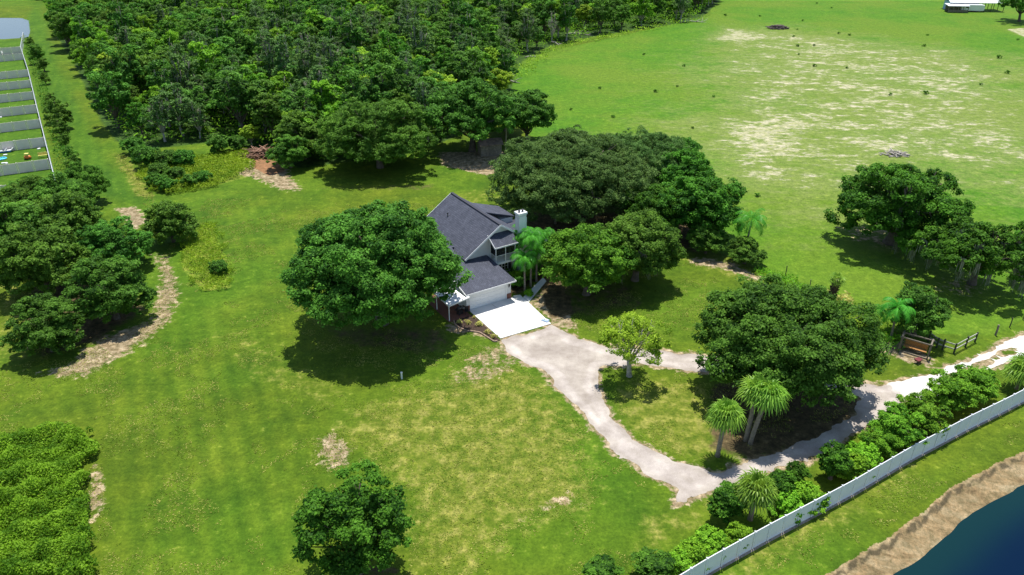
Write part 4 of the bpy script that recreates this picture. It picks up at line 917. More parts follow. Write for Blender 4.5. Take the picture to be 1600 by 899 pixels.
# garage roof: front plane, rake on the left, hip on the right
gr = MB(); ez = 2.72; fy = -0.72; sl = math.tan(R_(13.2)); tz = ez + (D - fy) * sl
xr = 6.25
gr.slab([(-0.75, fy, ez), (xr, fy, ez), (xr - 1.25, 2.1, ez + (2.1 - fy) * sl), (5.85, D - .01, tz), (-0.75, D - .01, tz)][:3] + [(5.55 - .2, D - .01, tz), (-0.75, D - .01, tz)], .14)
gr.slab([(xr + .002, fy + .01, ez), (xr, D - .02, ez), (5.45, D - .02, tz - .01), (xr - 1.245, 2.1, ez + (2.1 - fy) * sl - .006)], .14)
gr.slab([(-0.75, D, tz), (XL - .5, D, tz), (XL - .5, 8.0, tz + .65), (-0.75, 8.0, tz + .65)], .14)
gr.slab([(-0.75, 8.01, tz + .65), (XL - .1, 8.01, tz + .65), (XL - .1, 13.5, 3.0), (-0.75, 13.5, 3.0)], .14)
gr.build('garage_roof', M['shingle'], house)
# trim: fascia boards
fa = MB(); fa.bar((-0.77, fy - .02, ez - .09), (xr + .03, fy - .02, ez - .09), .05, .17); fa.bar((xr + .03, fy, ez - .09), (xr + .03, D, ez - .09), .05, .17)
fa.bar((-0.78, fy, ez - .05), (-0.78, 8.0, tz + .60 - .02), .05, .2)
fa.build('garage_fascia', M['white'], house)
fb = MB(); fb.bar((XL - ov - .02, y0 - .03, zl - .02), (PK, y0 - .03, PZ + .06), .05, .24, up=(0, 0, 1)); fb.bar((PK, y0 - .032, PZ + .06), (XR + ov, y0 - .032, zl - .02), .05, .24)
fb.bar((XL - ov, y1 + .03, zl - .02), (PK, y1 + .03, PZ + .06), .05, .24); fb.build('rake_board', M['white'], house)
# garage door with panels
gd = MB(); gd.box(0.23, 5.21, .04, .10, 0.01, 2.31)
for r in range(4):
    for c_ in range(8): gd.box(.30 + c_ * .62, .30 + c_ * .62 + .52, .015, .045, .08 + r * .57, .08 + r * .57 + .42)
gd.build('garage_door', M['white'], house)
gt = MB(); gt.box(.10, .22, -.03, 0, 0, 2.42); gt.box(5.22, 5.34, -.03, 0, 0, 2.42); gt.box(.22, 5.22, -.03, 0, 2.31, 2.42); gt.build('door_trim', M['white'], house)
bk = MB(); bk.box(-0.38, .09, -.06, -.002, 0, .75); bk.box(5.35, 5.99, -.06, -.002, 0, .75); bk.build('brick_base', M['brick'], house)
for x in (-0.12, 5.65):
    lm = MB(); lm.box(x - .07, x + .07, -.16, -.03, 1.75, 2.02); lm.box(x - .1, x + .1, -.2, -.003, 2.02, 2.06); lm.box(x - .04, x + .04, -.05, -.003, 1.6, 1.75)
    lm.build('wall_lamp', M['black'], house)
# chimney
ch = MB(); cx0, cx1, cy0, cy1 = 9.75, 10.85, 4.1, D - .005
ch.box(cx0, cx1, cy0, cy1, 0, 8.75); chim = ch.build('chimney', M['siding'], house)
cc = MB(); cc.box(cx0 - .1, cx1 + .1, cy0 - .1, cy1 + .1, 8.75, 9.0); cc.box(cx0 + .12, cx1 - .12, cy0 - .02, cy0 - .002, 6.6, 8.5); cc.build('chimney_cap', M['white'], chim)
cb = MB(); cb.box(cx0 - .02, cx0 + .1, cy0 - .04, cy0 - .003, 0, 8.3); cb.box(cx1 - .1, cx1 + .02, cy0 - .04, cy0 - .003, 0, 8.3); cb.build('corner_board', M['white'], chim)
cf = MB()
for q in ((cx0 + .3, cy0 + .45), (cx0 + .8, cy0 + .45)): cf.tube([(q[0], q[1], 8.98), (q[0], q[1], 9.2)], [.13, .13], 10); cf.tube([(q[0], q[1], 9.25), (q[0], q[1], 9.33)], [.2, .08], 10)
cf.build('flue', M['black'], chim)
# screened balcony
bx0, bx1, by0 = 5.95, 8.9, 3.55; fz = 3.25
fl_ = MB(); fl_.box(bx0, bx1, by0, D - .004, fz - .28, fz); fl_.build('balcony_floor', M['white'], house)
fr = MB()
for x in (bx0 + .06, (bx0 + bx1) / 2, bx1 - .06): fr.box(x - .05, x + .05, by0 + .01, by0 + .11, fz, 5.55)
fr.box(bx0, bx1, by0 - .01, by0 + .13, 5.55, 5.68); fr.box(bx0 + .011, bx0 + .109, D - .12, D - .01, fz, 6.35)
fr.bar((bx0 + .06, by0 + .06, 5.62), (bx0 + .06, D - .02, 6.4), .09, .12)
fr.build('balcony_frame', M['white'], house)
ra = MB(); ra.box(bx0 + .11, bx1 - .11, by0 + .03, by0 + .09, fz + .92, fz + .98); ra.box(bx0 + .03, bx0 + .09, by0 + .12, D - .13, fz + .92, fz + .98)
for i in range(18): x = bx0 + .2 + i * .15; ra.box(x, x + .03, by0 + .045, by0 + .075, fz, fz + .92)
for i in range(8): y = by0 + .22 + i * .14; ra.box(bx0 + .045, bx0 + .075, y, y + .03, fz, fz + .92)
ra.build('railing', M['white'], house)
sn = MB(); sn.box(bx0 + .12, bx1 - .12, by0 + .05, by0 + .06, fz + 1.0, 5.54); sn.box(bx0 + .05, bx0 + .06, by0 + .13, D - .14, fz + 1.0, 5.6); sn.build('insect_screen', M['screen'], house)
br_ = MB(); br_.slab([(bx0 - .3, by0 - .35, 5.62), (bx1 + .2, by0 - .35, 5.62), (bx1 + .2, D - .02, 6.72), (bx0 - .3, D - .02, 6.72)], .12); br_.build('balcony_roof', M['shingle'], house)
bf = MB(); bf.bar((bx0 - .33, by0 - .35, 5.55), (bx0 - .33, D - .03, 6.66), .05, .2); bf.bar((bx0 - .33, by0 - .38, 5.54), (bx1 + .2, by0 - .38, 5.54), .05, .17); bf.build('balcony_fascia', M['white'], house)
so_ = MB(); so_.box(bx0 + .1, bx1 - .1, D - .01 - .02, D - .003, fz + .05, 5.4); so_.build('balcony_door', M['glass'], house)
def window(x0, x1, z0, z1, y, nm='window', sh=True):
    f = MB(); f.box(x0 - .09, x1 + .09, y - .05, y - .003, z1, z1 + .09); f.box(x0 - .09, x1 + .09, y - .05, y - .003, z0 - .09, z0); f.box(x0 - .09, x0, y - .05, y - .003, z0, z1); f.box(x1, x1 + .09, y - .05, y - .003, z0, z1)
    f.box((x0 + x1) / 2 - .02, (x0 + x1) / 2 + .02, y - .045, y - .012, z0, z1); f.box(x0, x1, y - .043, y - .014, (z0 + z1) / 2 - .02, (z0 + z1) / 2 + .02)
    w_ = f.build('window', M['white'], house); g_ = MB(); g_.box(x0, x1, y - .011, y - .004, z0, z1); g_.build('pane', M['glass'], w_)
    if sh:
        for a, b in ((x0 - .52, x0 - .13), (x1 + .13, x1 + .52)): s_ = MB(); s_.box(a, b, y - .04, y - .003, z0 - .05, z1 + .05); s_.build('shutter', M['black'], w_)
window(7.75, 8.55, 1.15, 2.35, D)
window(12.9, 13.9, 1.0, 2.2, D + 1.6)
window(5.9, 6.0, 5.0, 5.01, D + 50, sh=False) if False else None
# patio cover at the left of the garage
pc = thing('patio_cover', 'white corrugated metal patio cover leaning on the left garage wall', 'patio cover', HW(-1.8, 2.2), HA)
def PL(x, y, z): return (x + 1.8, y - 2.2, z)
sh_ = MB(); nrib = 22; v = []; f = []
for i in range(nrib * 2 + 1):
    yy_ = -0.95 + i * (6.6 / (nrib * 2)); dz = 0.05 if i % 2 else 0
    v += [PL(-3.25, yy_, 2.18 + dz), PL(-0.42, yy_, 2.52 + dz)]
for i in range(nrib * 2): a = 2 * i; f.append((a, a + 1, a + 3, a + 2))
sh_.add(v, f); v2 = [(p[0], p[1], p[2] - .03) for p in v]; sh_.add(v2, [tuple(reversed(q)) for q in f]); sh_.build('corrugated_sheet', M['metalroof'], pc)
bm_ = MB(); bm_.bar(PL(-3.2, -0.98, 2.08), PL(-0.42, -0.98, 2.40), .08, .14); bm_.bar(PL(-3.18, -0.9, 2.07), PL(-3.18, 5.6, 2.07), .1, .14); bm_.build('beam', M['white'], pc)
for y in (-.88, 2.3, 5.5): p_ = MB(); p_.tube([PL(-3.15, y, 0), PL(-3.15, y, 2.02)], [.06, .06], 8); p_.build('post', M['white'], pc)
pt = MB(); pt.box(-3.3, -.40, -1.15, 5.7, 0, .06)
o = pt.build('brick_patio', M['brick']); o.location = (HX, HY, .004); o.rotation_euler = (0, 0, HA); tag(o, kind='structure')
# grill under the cover
gl2 = thing('barbecue_grill', 'black barbecue grill under the white patio cover', 'grill', HW(-1.35, -.15, .07), HA + .3)
q = MB(); q.tube([(-.35, 0, .82), (-.2, 0, .82), (.2, 0, .82), (.35, 0, .82)], [.20, .27, .27, .20], 12); q.build('hood', M['black'], gl2, True)
q = MB(); q.box(-.75, -.38, -.2, .2, .78, .82); q.box(.38, .75, -.2, .2, .78, .82); q.build('side_shelf', M['black'], gl2)
q = MB(); q.box(-.34, .34, -.22, .22, .08, .60); q.build('cabinet', M['black'], gl2)
for x in (-.3, .3): q = MB(); q.tube([(x - .03, -.24, .09), (x + .03, -.24, .09)], [.09, .09], 10); q.build('wheel', M['black'], gl2)
ch_ = thing('garden_chair', 'dark garden chair standing at the garage corner', 'chair', HW(-.62, -.55, .07), HA - .4)
q = MB(); q.box(-.25, .25, -.25, .25, .40, .45); q.build('seat', M['black'], ch_); q = MB(); q.box(-.25, .25, .21, .25, .46, .9); q.build('backrest', M['black'], ch_)
for x in (-.22, .22):
    for y in (-.22, .22): q = MB(); q.box(x - .02, x + .02, y - .02, y + .02, 0, .40); q.build('leg', M['black'], ch_)
# concrete apron, walkway
ap = MB(); ap.slab([HW(*HL(739.5, 491.9), .075)[:2] + (.075,), HW(*HL(782, 529.5))[:2] + (.075,), HW(*HL(861, 506.5))[:2] + (.075,), HW(*HL(826, 473.5))[:2] + (.075,), HW(*HL(817.4, 465.5))[:2] + (.075,), HW(6.2, .0)[:2] + (.075,), HW(.05, .0)[:2] + (.075,)], .2)
for y_ in (-2.6, -5.1): ap.bar(HW(.12, y_)[:2] + (.0765,), HW(6.45, y_)[:2] + (.0765,), .035, .006, 1)
ap.bar(HW(3.1, -.1)[:2] + (.0770,), HW(3.3, -7.3)[:2] + (.0770,), .035, .006, 1)
o = ap.build('concrete_apron', [M['concrete'], M['stone']]); tag(o, kind='structure')
wk = MB(); wk.slab([tuple(G(826.3, 473.0)) + (.080,), tuple(G(853.5, 440)) + (.08,), tuple(G(848.5, 434.3)) + (.08,), tuple(G(817.9, 464.9)) + (.08,)], .2)
wk.slab([tuple(G(803, 466)) + (.070,), tuple(G(816, 464.6)) + (.07,), tuple(G(812.5, 461.5)) + (.07,), tuple(G(802, 463)) + (.07,)], .2)
o = wk.build('front_walkway', M['concrete']); tag(o, kind='structure')
jt = MB()
def Lp(x, y): return HW(x, y)[:2] + (.0785,)
# mulch bed with paver edging
bed = GP([(739, 492.3), (709, 501.5), (710, 506), (714.7, 511.5), (729, 517), (749.4, 519.7), (761, 527), (772.5, 534.0), (782, 532.6)])
mu = patch('mulch_bed', lambda P: sdf(P, bed), (-12, 68, 3, 84), .2, .05, simple('mulch', (0.055, 0.032, 0.020), .95, .5, 6, .8)); tag(mu, kind='structure')
ed = MB(); pts = GP([(709, 502), (711, 507), (715.5, 512), (729, 517.8), (740, 518.8), (750, 520.6), (761, 527.6), (772, 534.6), (783, 533.4)])
seg = []
for i in range(len(pts) - 1):
    n_ = max(1, int(np.linalg.norm(pts[i + 1] - pts[i]) / .27)); seg += [pts[i] + (pts[i + 1] - pts[i]) * k / n_ for k in range(n_)]
for i in range(len(seg) - 1):
    a, b = seg[i], seg[i + 1]; c_ = a + (b - a) * .93; ed.bar((*a, .07), (*c_, .07), .14, .16)
o = ed.build('paver_edging', simple('paver', (0.34, 0.24, 0.17), .9, .4, 5, .3)); tag(o, 'curved row of tan edging pavers round the mulch bed', 'garden edging')
bedp = clump_mesh(21, np.random.default_rng(1).normal(size=(30, 2)) * .14, .2, 170, .42, 'cream', 'bed_plant', .10)
for i, (x, y, s, lb) in enumerate([(749, 508.5, 1.1, 'largest pale plant in the mulch bed beside the apron edge'), (761, 521, 1.0, 'pale plant in the mulch bed, second from its pointed end'), (770.5, 528.5, 1.0, 'pale plant nearest the pointed end of the mulch bed'), (741, 497.5, .6, 'tiny pale plant where the mulch bed meets the patio'), (732, 506, 1.0, 'low dull plant in the middle of the mulch bed'), (718, 505, .9, 'low dull plant by the patio post in the mulch bed')]):
    o = link(bpy.data.objects.new('bed_plant', bedp)); o.location = (*G(x, y), .04); o.rotation_euler = (0, 0, i * 1.3); o.scale = (s,) * 3; tag(o, lb, 'plant', 'plants in the mulch bed')
# front bed shrubs round the palms
for i, (x, y, s, lb) in enumerate([(805, 442, .9, 'bright leafy shrub at the right garage corner'), (810, 449, .8, 'leafy shrub between the garage corner and the shortest feather palm'), (826, 462, .45, 'low plant beside the walkway foot'), (800, 428, .9, 'dark shrub under the balcony window'),
                                   (822, 436, .9, 'shrub among the feather palm trunks'), (836, 430, .9, 'shrub at the rear of the feather palms'), (812, 424, 1.0, 'shrub at the chimney foot'), (846, 424, .9, 'shrub at the top of the walkway')]):
    place_tree(shrub if i % 2 else low, x, y, lb, s, group='shrubs in the front bed', cat='shrub', name='shrub')
# blue and white bag + scrap at the apron corner, white pipe in the lawn
q = MB(); q.box(-.45, .45, -.28, .28, 0, .16); o = q.build('tool_bag', [M['cyan']], None, bevel=.06); o.location = (*G(852, 502), .076); o.rotation_euler = (0, 0, -.6); tag(o, 'small pale blue bag lying at the right corner of the concrete apron', 'bag')
q = MB(); q.box(-.38, .38, -.1, .1, .17, .21); q.box(-.05, .05, -.1, .1, .2, .26); h_ = q.build('handle', M['white'], o)
o.data.materials[0] = simple('pale_blue', (0.42, 0.55, 0.75), .5, .5, 6)
q = MB(); q.tube([(0, 0, 0), (0, 0, .75)], [.09, .09], 10); q.tube([(0, 0, .72), (0, 0, .82)], [.12, .11], 10); o = q.build('well_pipe', M['white']); o.location = (*G(628, 592), 0); tag(o, 'short white capped pipe standing in the lawn below the huge oak', 'pipe')

# ------------------------------------------------------------------ fences
def picket(name, label, p0, pts_n, height, step, mat, gap_post=.13, cat='fence', group=None, railc=True):
    """panel fence along a polyline: each panel and each post a part"""
    pts = [np.array(p, float) for p in pts_n]; L = [np.linalg.norm(pts[i + 1] - pts[i]) for i in range(len(pts) - 1)]; tot = sum(L); n = max(1, int(round(tot / step)))
    def at(s):
        for i, l_ in enumerate(L):
            if s <= l_ or i == len(L) - 1: return pts[i] + (pts[i + 1] - pts[i]) * (s / l_)
            s -= l_
    root = thing(name, label, cat, (*pts[0], 0), 0, group); o0 = pts[0]
    for i in range(n + 1):
        q = at(tot * i / n) - o0; m_ = MB(); m_.box(q[0] - gap_post / 2, q[0] + gap_post / 2, q[1] - gap_post / 2, q[1] + gap_post / 2, -.1, height + .05)
        m_.add([(q[0] - .09, q[1] - .09, height + .052), (q[0] + .09, q[1] - .09, height + .052), (q[0] + .09, q[1] + .09, height + .052), (q[0] - .09, q[1] + .09, height + .052), (q[0], q[1], height + .14)], [(0, 1, 4), (1, 2, 4), (2, 3, 4), (3, 0, 4), (3, 2, 1, 0)])
        m_.build('post', mat, root)
        if i < n:
            r_ = at(tot * (i + 1) / n) - o0; d = r_ - q; l_ = np.linalg.norm(d); d /= l_; a = q + d * .14; b = r_ - d * .14; m_ = MB()  # panel ends cut short: the open slits stand in for post shadow lines
            m_.bar((*a, height / 2 + .01), (*b, height / 2 + .01), .035, height - .2); m_.bar((*a, height - .04), (*b, height - .04), .06, .12); m_.bar((*a, .09), (*b, .09), .06, .14)
            m_.build('panel', mat, root)
    return root
wf = GP([(1050, 931), (1105, 897), (1199.5, 844), (1266.6, 808), (1328, 775), (1421, 720), (1507, 674), (1566, 645), (1600, 627), (1680, 588)])
picket('vinyl_fence', 'long white vinyl privacy fence above the lake bank', None, wf, 1.8, 1.64, M['vinyl'])
q = MB()
for i in range(len(wf) - 1):
    a, b = wf[i], wf[i + 1]; q.bar((*a, .01), (*b, .01), .45, .03)
o = q.build('gravel_strip', simple('fence_gravel', (0.34, 0.28, 0.22), .95, .4, 4, .5)); tag(o, kind='structure')
lotline = [(-158.5, 254.5), (-146.1, 231.4), (-126.7, 200.9), (-105.3, 166.2), (-90.5, 142.3), (-77.0, 120.5)]
picket('back_fence', 'white-topped vinyl fence running behind all the back yards', None, lotline, 1.85, 2.4, M['vinyl'])
ORD = ['topmost side fence, nearest the pond', 'second side fence from the pond', 'third side fence from the pond', 'fourth side fence from the pond', 'side fence above the yellowish yard, fifth from the pond', 'sixth side fence from the pond, above the yard with white scraps', 'seventh side fence from the pond', 'side fence directly above the yard with toys', 'side fence directly below the yard with toys', 'lowest side fence, mostly behind the grove']
rows = [(-146.1, 231.4), (-139.9, 221.9), (-126.7, 200.9), (-119.6, 189.3), (-112.6, 177.8), (-105.3, 166.2), (-98.2, 154.7), (-90.5, 142.3), (-82.7, 129.4), (-76.6, 119.5)]
dv = np.array([-7.0, -3.6]); dv /= np.linalg.norm(dv)
for i, (x, y) in enumerate(rows):
    a = np.array([x, y]) + dv * .15; picket('yard_fence', 'grey vinyl ' + ORD[i], None, [a, a + dv * 27], 1.85, 2.4, M['greyvinyl'], group='side fences between the back yards')
# things in the back yards
def yard(px, py): return G(px, py)
q = thing('garden_bench', 'yellow bench in the toy yard close to the back fence', 'bench', (*yard(69, 246), 0), .45)
m_ = MB(); m_.box(-.9, .9, -.2, .2, .42, .47); m_.build('seat', M['yellowp'], q); m_ = MB(); m_.box(-.9, .9, .2, .25, .5, .95); m_.build('backrest', M['yellowp'], q)
for x in (-.8, .8): m_ = MB(); m_.box(x - .05, x + .05, -.2, .2, 0, .42); m_.build('leg', M['yellowp'], q)
q = thing('toy_car', 'orange and yellow plastic ride-on toy in the yard', 'toy', (*yard(44, 249), 0), .2)
m_ = MB(); m_.tube([(-.55, 0, .35), (-.4, 0, .4), (.35, 0, .4), (.6, 0, .32)], [.2, .34, .34, .18], 10); m_.build('body', M['orange'], q, True)
m_ = MB(); m_.box(-.35, .3, -.3, .3, 1.05, 1.12); 
for x in (-.32, .26):
    for y in (-.27, .26): m_.box(x, x + .05, y, y + .05, .6, 1.06)
m_.build('canopy', M['yellowp'], q)
for x in (-.35, .35):
    for y in (-.33, .33): m_ = MB(); m_.tube([(x, y - .05, .15), (x, y + .05, .15)], [.15, .15], 10); m_.build('wheel', M['black'], q)
for px, py, mt, lb in ((3, 239, 'blue', 'white and navy lounger at the photo edge by the grey fence'), (13, 238, 'blue', 'second white and navy lounger along the grey fence')):
    q = thing('lounger', lb, 'lounger', (*yard(px, py), 0), .5, 'loungers in the toy yard'); m_ = MB(); m_.box(-.85, .55, -.33, .33, .35, .42); m_.add([(.5, -.33, .36), (1.0, -.33, .75), (1.0, .33, .75), (.5, .33, .36), (.5, -.33, .42), (1.0, -.33, .81), (1.0, .33, .81), (.5, .33, .42)], [(0, 1, 2, 3), (4, 5, 6, 7), (0, 1, 5, 4), (2, 3, 7, 6), (1, 2, 6, 5)]); m_.build('cushion', M['white'], q)
    m_ = MB(); m_.box(-.8, .5, -.3, .3, .12, .34); m_.build('base', M['blue'], q)
q = thing('paddling_pool', 'small turquoise paddling pool in the toy yard', 'paddling pool', (*yard(3, 249), 0)); m_ = MB()
m_.tube([(.75 * math.cos(a), .75 * math.sin(a), .12) for a in np.linspace(0, 2 * math.pi, 25)], [.12] * 25, 8, cap=False); m_.build('rim', M['cyan'], q, True)
m_ = MB(); m_.tube([(0, 0, 0.01), (0, 0, .06)], [.72, .72], 24); m_.build('floor', M['cyan'], q)
for i, (px, py, lb) in enumerate([(8.5, 243, 'small pale box between the loungers and the pool'), (61, 233.5, 'tiny white scrap near the upper fence of the toy yard'), (10.5, 256, 'right one of two white lumps above the lower fence'), (5.5, 256, 'left one of two white lumps above the lower fence'), (42, 177, 'white scrap by the grey fence of a mid yard'), (1.5, 184, 'white scrap at the photo edge in a mid yard'), (95, 174, 'left white box on the mown strip'), (100.5, 175, 'right white box on the mown strip'), (6, 83.5, 'white trampoline-like cover between the two topmost fences')]):
    m_ = MB(); s = 1.9 if i == 8 else (.33 if i < 6 else .42); m_.box(-s, s, -s * .6, s * .6, 0, s * .6 if i != 8 else .5); o = m_.build('white_box', M['white'], None, bevel=s * .12); o.location = (*G(px, py), 0); o.rotation_euler = (0, 0, .4 + i); tag(o, lb, 'box')

# wooden rail fence by the road
def post_rail(name, label, posts, rails, mat_p, mat_r, h=1.35, r=.10):
    P_ = [np.array(G(*p)) for p in posts]; root = thing(name, label, 'fence', (*P_[0], 0)); o0 = P_[0]
    for i, p in enumerate(P_):
        m_ = MB(); q = p - o0; hh = h * (1.05 if i % 2 == 0 else .95); m_.tube([(*q, -.2), (*q, hh)], [r, r * .95], 9); m_.build('post', mat_p, root)
    for i in range(len(P_) - 1):
        a, b = P_[i] - o0, P_[i + 1] - o0
        for z in rails: m_ = MB(); m_.bar((*a, z), (*b, z), .07, .13); m_.build('rail', mat_r, root)
    return root
post_rail('rail_fence', 'short wooden post and rail fence with pale top rail beside the white road', [(1450, 534), (1463, 543.5), (1472, 547), (1490, 552.5), (1508, 542.5), (1523, 534.5)], [1.12, .55], M['post'], simple('pale_rail', (0.42, 0.42, 0.34), .85, .3, 4))
for i, (x, y, lb) in enumerate([(1555, 524, 'thick weathered fence post beside the white road, near the right edge'), (1577, 512, 'thin fence post at the far right above the road'), (1354, 508, 'thin dark post left of the small feather palm'), (1227, 430, 'thin dark post above the leafy fence line'), (1264, 452, 'post wrapped in vines left of the booted palm'), (1598, 500, 'post at the right photo edge above the road')]):
    m_ = MB(); m_.tube([(0, 0, -.2), (0.04, 0, .7), (0.02, .03, 1.35)], [.11 if i == 0 else .06] * 3, 8); o = m_.build('fence_post', M['wood'] if i in (0, 4) else M['post']); o.location = (*G(x, y), 0); tag(o, lb, 'fence post')
fp = MB(); fp.tube([(0, 0, -.2), (0, 0, 1.4)], [.1, .09], 6)
proto_p = None
for i, (x, y) in enumerate([(834, 86), (843, 82), (851, 79), (859, 77), (868, 74), (878, 71), (887, 68), (897, 66), (907, 62), (920, 59), (935, 56)]):
    if proto_p is None: proto_p = fp.build('fence_post', M['wood']); o = proto_p
    else: o = proto_p.copy(); C.objects.link(o)
    o.location = (*G(x, y), 0); tag(o, 'small wooden post in the line between dense wood and pasture', 'fence post', 'posts between the wood and the pasture')

# swing frame with orange bench, red pot
sf = thing('swing_frame', 'weathered wooden frame with an orange plank bench inside beside the dense round tree', 'swing frame', (*G(1428, 553), 0), -.62)
for x, y in ((-1.5, -.4), (1.35, -.4), (-1.5, .75), (1.35, .75)): m_ = MB(); m_.box(x - .08, x + .08, y - .08, y + .08, 0, 1.75); m_.build('post', M['wood'], sf)
for y in (-.4, .75): m_ = MB(); m_.box(-1.7, 1.55, y - .05, y + .05, 1.752, 1.88); m_.build('beam', M['wood'], sf)
m_ = MB(); m_.box(-1.6, -1.45, -.6, .95, 1.882, 1.98); m_.box(1.28, 1.43, -.6, .95, 1.882, 1.98); m_.build('cross_beam', M['wood'], sf)
m_ = MB(); m_.box(-1.2, 1.1, .1, .6, .45, .52); m_.build('seat', M['orangewood'], sf)
m_ = MB(); 
for k in range(5): m_.box(-1.2, 1.1, .62, .66, .58 + k * .16, .70 + k * .16)
m_.build('backrest', M['orangewood'], sf); m_ = MB(); m_.box(-1.42, 1.27, -.45, -.35, 0, .14); m_.build('sill', M['wood'], sf)
rp = thing('red_wheelbarrow', 'small dark red cart standing on the grass near the swing frame', 'cart', (*G(1434, 567), 0), .5, None, .72)
m_ = MB(); m_.add([(-.42, -.3, .3), (.42, -.22, .3), (.42, .22, .3), (-.42, .3, .3), (-.6, -.42, .68), (.5, -.34, .68), (.5, .34, .68), (-.6, .42, .68)], [(3, 2, 1, 0), (0, 1, 5, 4), (1, 2, 6, 5), (2, 3, 7, 6), (3, 0, 4, 7), (4, 5, 6, 7)]); m_.build('tray', M['red'], rp)
m_ = MB(); m_.tube([(.55, -.05, .19), (.55, .05, .19)], [.19, .19], 12); m_.build('wheel', M['black'], rp)
for y in (-.3, .3): m_ = MB(); m_.tube([(.55, y * .3, .2), (-.3, y, .45), (-1.1, y * 1.05, .75)], [.025] * 3, 6); m_.build('handle', M['wood'], rp)
for y in (-.25, .25): m_ = MB(); m_.tube([(-.35, y, 0), (-.3, y, .32)], [.025] * 2, 6); m_.build('leg', M['black'], rp)

# ------------------------------------------------------------------ brush piles, fallen trunks, shed, barn
def pile(name, label, xy, r, n, mat, seed, cat='brush pile', h=1.2, fine=1.0):
    rng = np.random.default_rng(seed); m_ = MB()
    for i in range(n):
        a = rng.uniform(0, 6.3); rr_ = r * rng.uniform(0, .75); c_ = np.array([math.cos(a) * rr_, math.sin(a) * rr_ * .6, h * (1 - rr_ / r) * rng.uniform(.2, 1) + .1]); b_ = rng.uniform(0, 3.14); l_ = rng.uniform(.4, 1.3) * r * .5
        d = np.array([math.cos(b_), math.sin(b_) * .7, rng.uniform(-.15, .25)]) * l_; q_ = rng.uniform(.05, .16) * fine; mid = c_ + rng.normal(size=3) * .1
        m_.tube([np.maximum(c_ - d, [-99, -99, .03]), mid, np.maximum(c_ + d, [-99, -99, .03])], [q_, q_ * .9, q_ * .5], 6)
    o = m_.build(name, mat, None, True); o.location = (*xy, 0); return tag(o, label, cat)
pile('brush_pile', 'reddish-brown pile of cut logs and branches at the edge of the dense wood', G(411, 244), 4.2, 110, M['redlog'], 1, h=1.6)
pile('brush_pile', 'dark heap of brush and stones far out on the green pasture', G(1214, 45), 3.8, 90, simple('dark_brush', (0.13, 0.10, 0.09), .9, .5, 3), 2, h=1.1, fine=1.6)
pile('branch_heap', 'flat dark heap just above the large spreading oak in the pasture', G(1397, 242), 3.0, 40, M['palebark'], 4, h=.6)
def fallen(label, px, py, L, rot, seed, mat='palebark', r=.35):
    rng = np.random.default_rng(seed); m_ = MB(); p0 = np.array([0, 0, r]); pts = [np.array([L * t, math.sin(t * 3) * L * .05, r + .25 * math.sin(t * 5)]) for t in np.linspace(0, 1, 6)]
    m_.tube(pts, [r, r * .9, r * .75, r * .55, r * .4, r * .15], 8)
    for i in range(9):
        b = pts[rng.integers(1, 5)]; d = np.array([rng.uniform(.3, 1), rng.uniform(-1, 1), rng.uniform(0, .5)]) * L * rng.uniform(.2, .4); m_.tube([b, b + d * .5 + rng.normal(size=3) * .15, b + d], [r * .35, r * .25, r * .06], 6)
    for i in range(10):
        a = i * .63; m_.tube([(0, 0, r), (-.25, math.cos(a) * r * 1.3, r + math.sin(a) * r * 1.3)], [r * .25, .03], 5)
    o = m_.build('fallen_tree', M[mat], None, True); o.location = (*G(px, py), 0); o.rotation_euler = (0, 0, rot); tag(o, label, 'fallen tree')
fallen('bleached fallen tree lying on the grass above the shed oaks', 763, 124, 9.5, -.55, 1, r=.42)
fallen('pale fallen trunk in the rough grass left of the wire fence gap', 884, 55, 9, -.12, 2, r=.3)
fallen('short white broken trunk at the wood edge above the pasture corner', 862, 68, 4.0, -1.0, 3, r=.3)
fallen('long fallen trunk at the far tip of the wood beside the pasture', 1062, 36, 10, .1, 4, r=.28)
fallen('small fallen branch at the foot of the wood at the pasture corner', 822, 91, 3.5, .3, 5, r=.2)
sd = thing('shed', 'small weathered wooden shed half hidden beneath the dark oak', 'shed', (*G(765, 240), 0), .25)
m_ = MB(); m_.box(-2, 2, -1.5, 1.5, 0, 2.1)
for k in range(14): m_.box(-1.98 + k * .29, -1.95 + k * .29, -1.53, -1.502, .05, 2.05)
m_.build('wall', simple('grey_boards', (0.26, 0.22, 0.17), .9, .4, 3), sd); m_ = MB(); m_.slab([(-2.3, -1.8, 2.15), (2.3, -1.8, 2.15), (2.3, 0, 2.95), (-2.3, 0, 2.95)], .08); m_.slab([(-2.3, .002, 2.95), (2.3, .002, 2.95), (2.3, 1.8, 2.15), (-2.3, 1.8, 2.15)], .08); m_.build('roof', simple('rusty_tin', (0.28, 0.20, 0.16), .6, .5, 1.5), sd)
m_ = MB(); m_.box(-.5, .5, -1.57, -1.54, 0, 1.9); m_.build('door', M['wood'], sd)
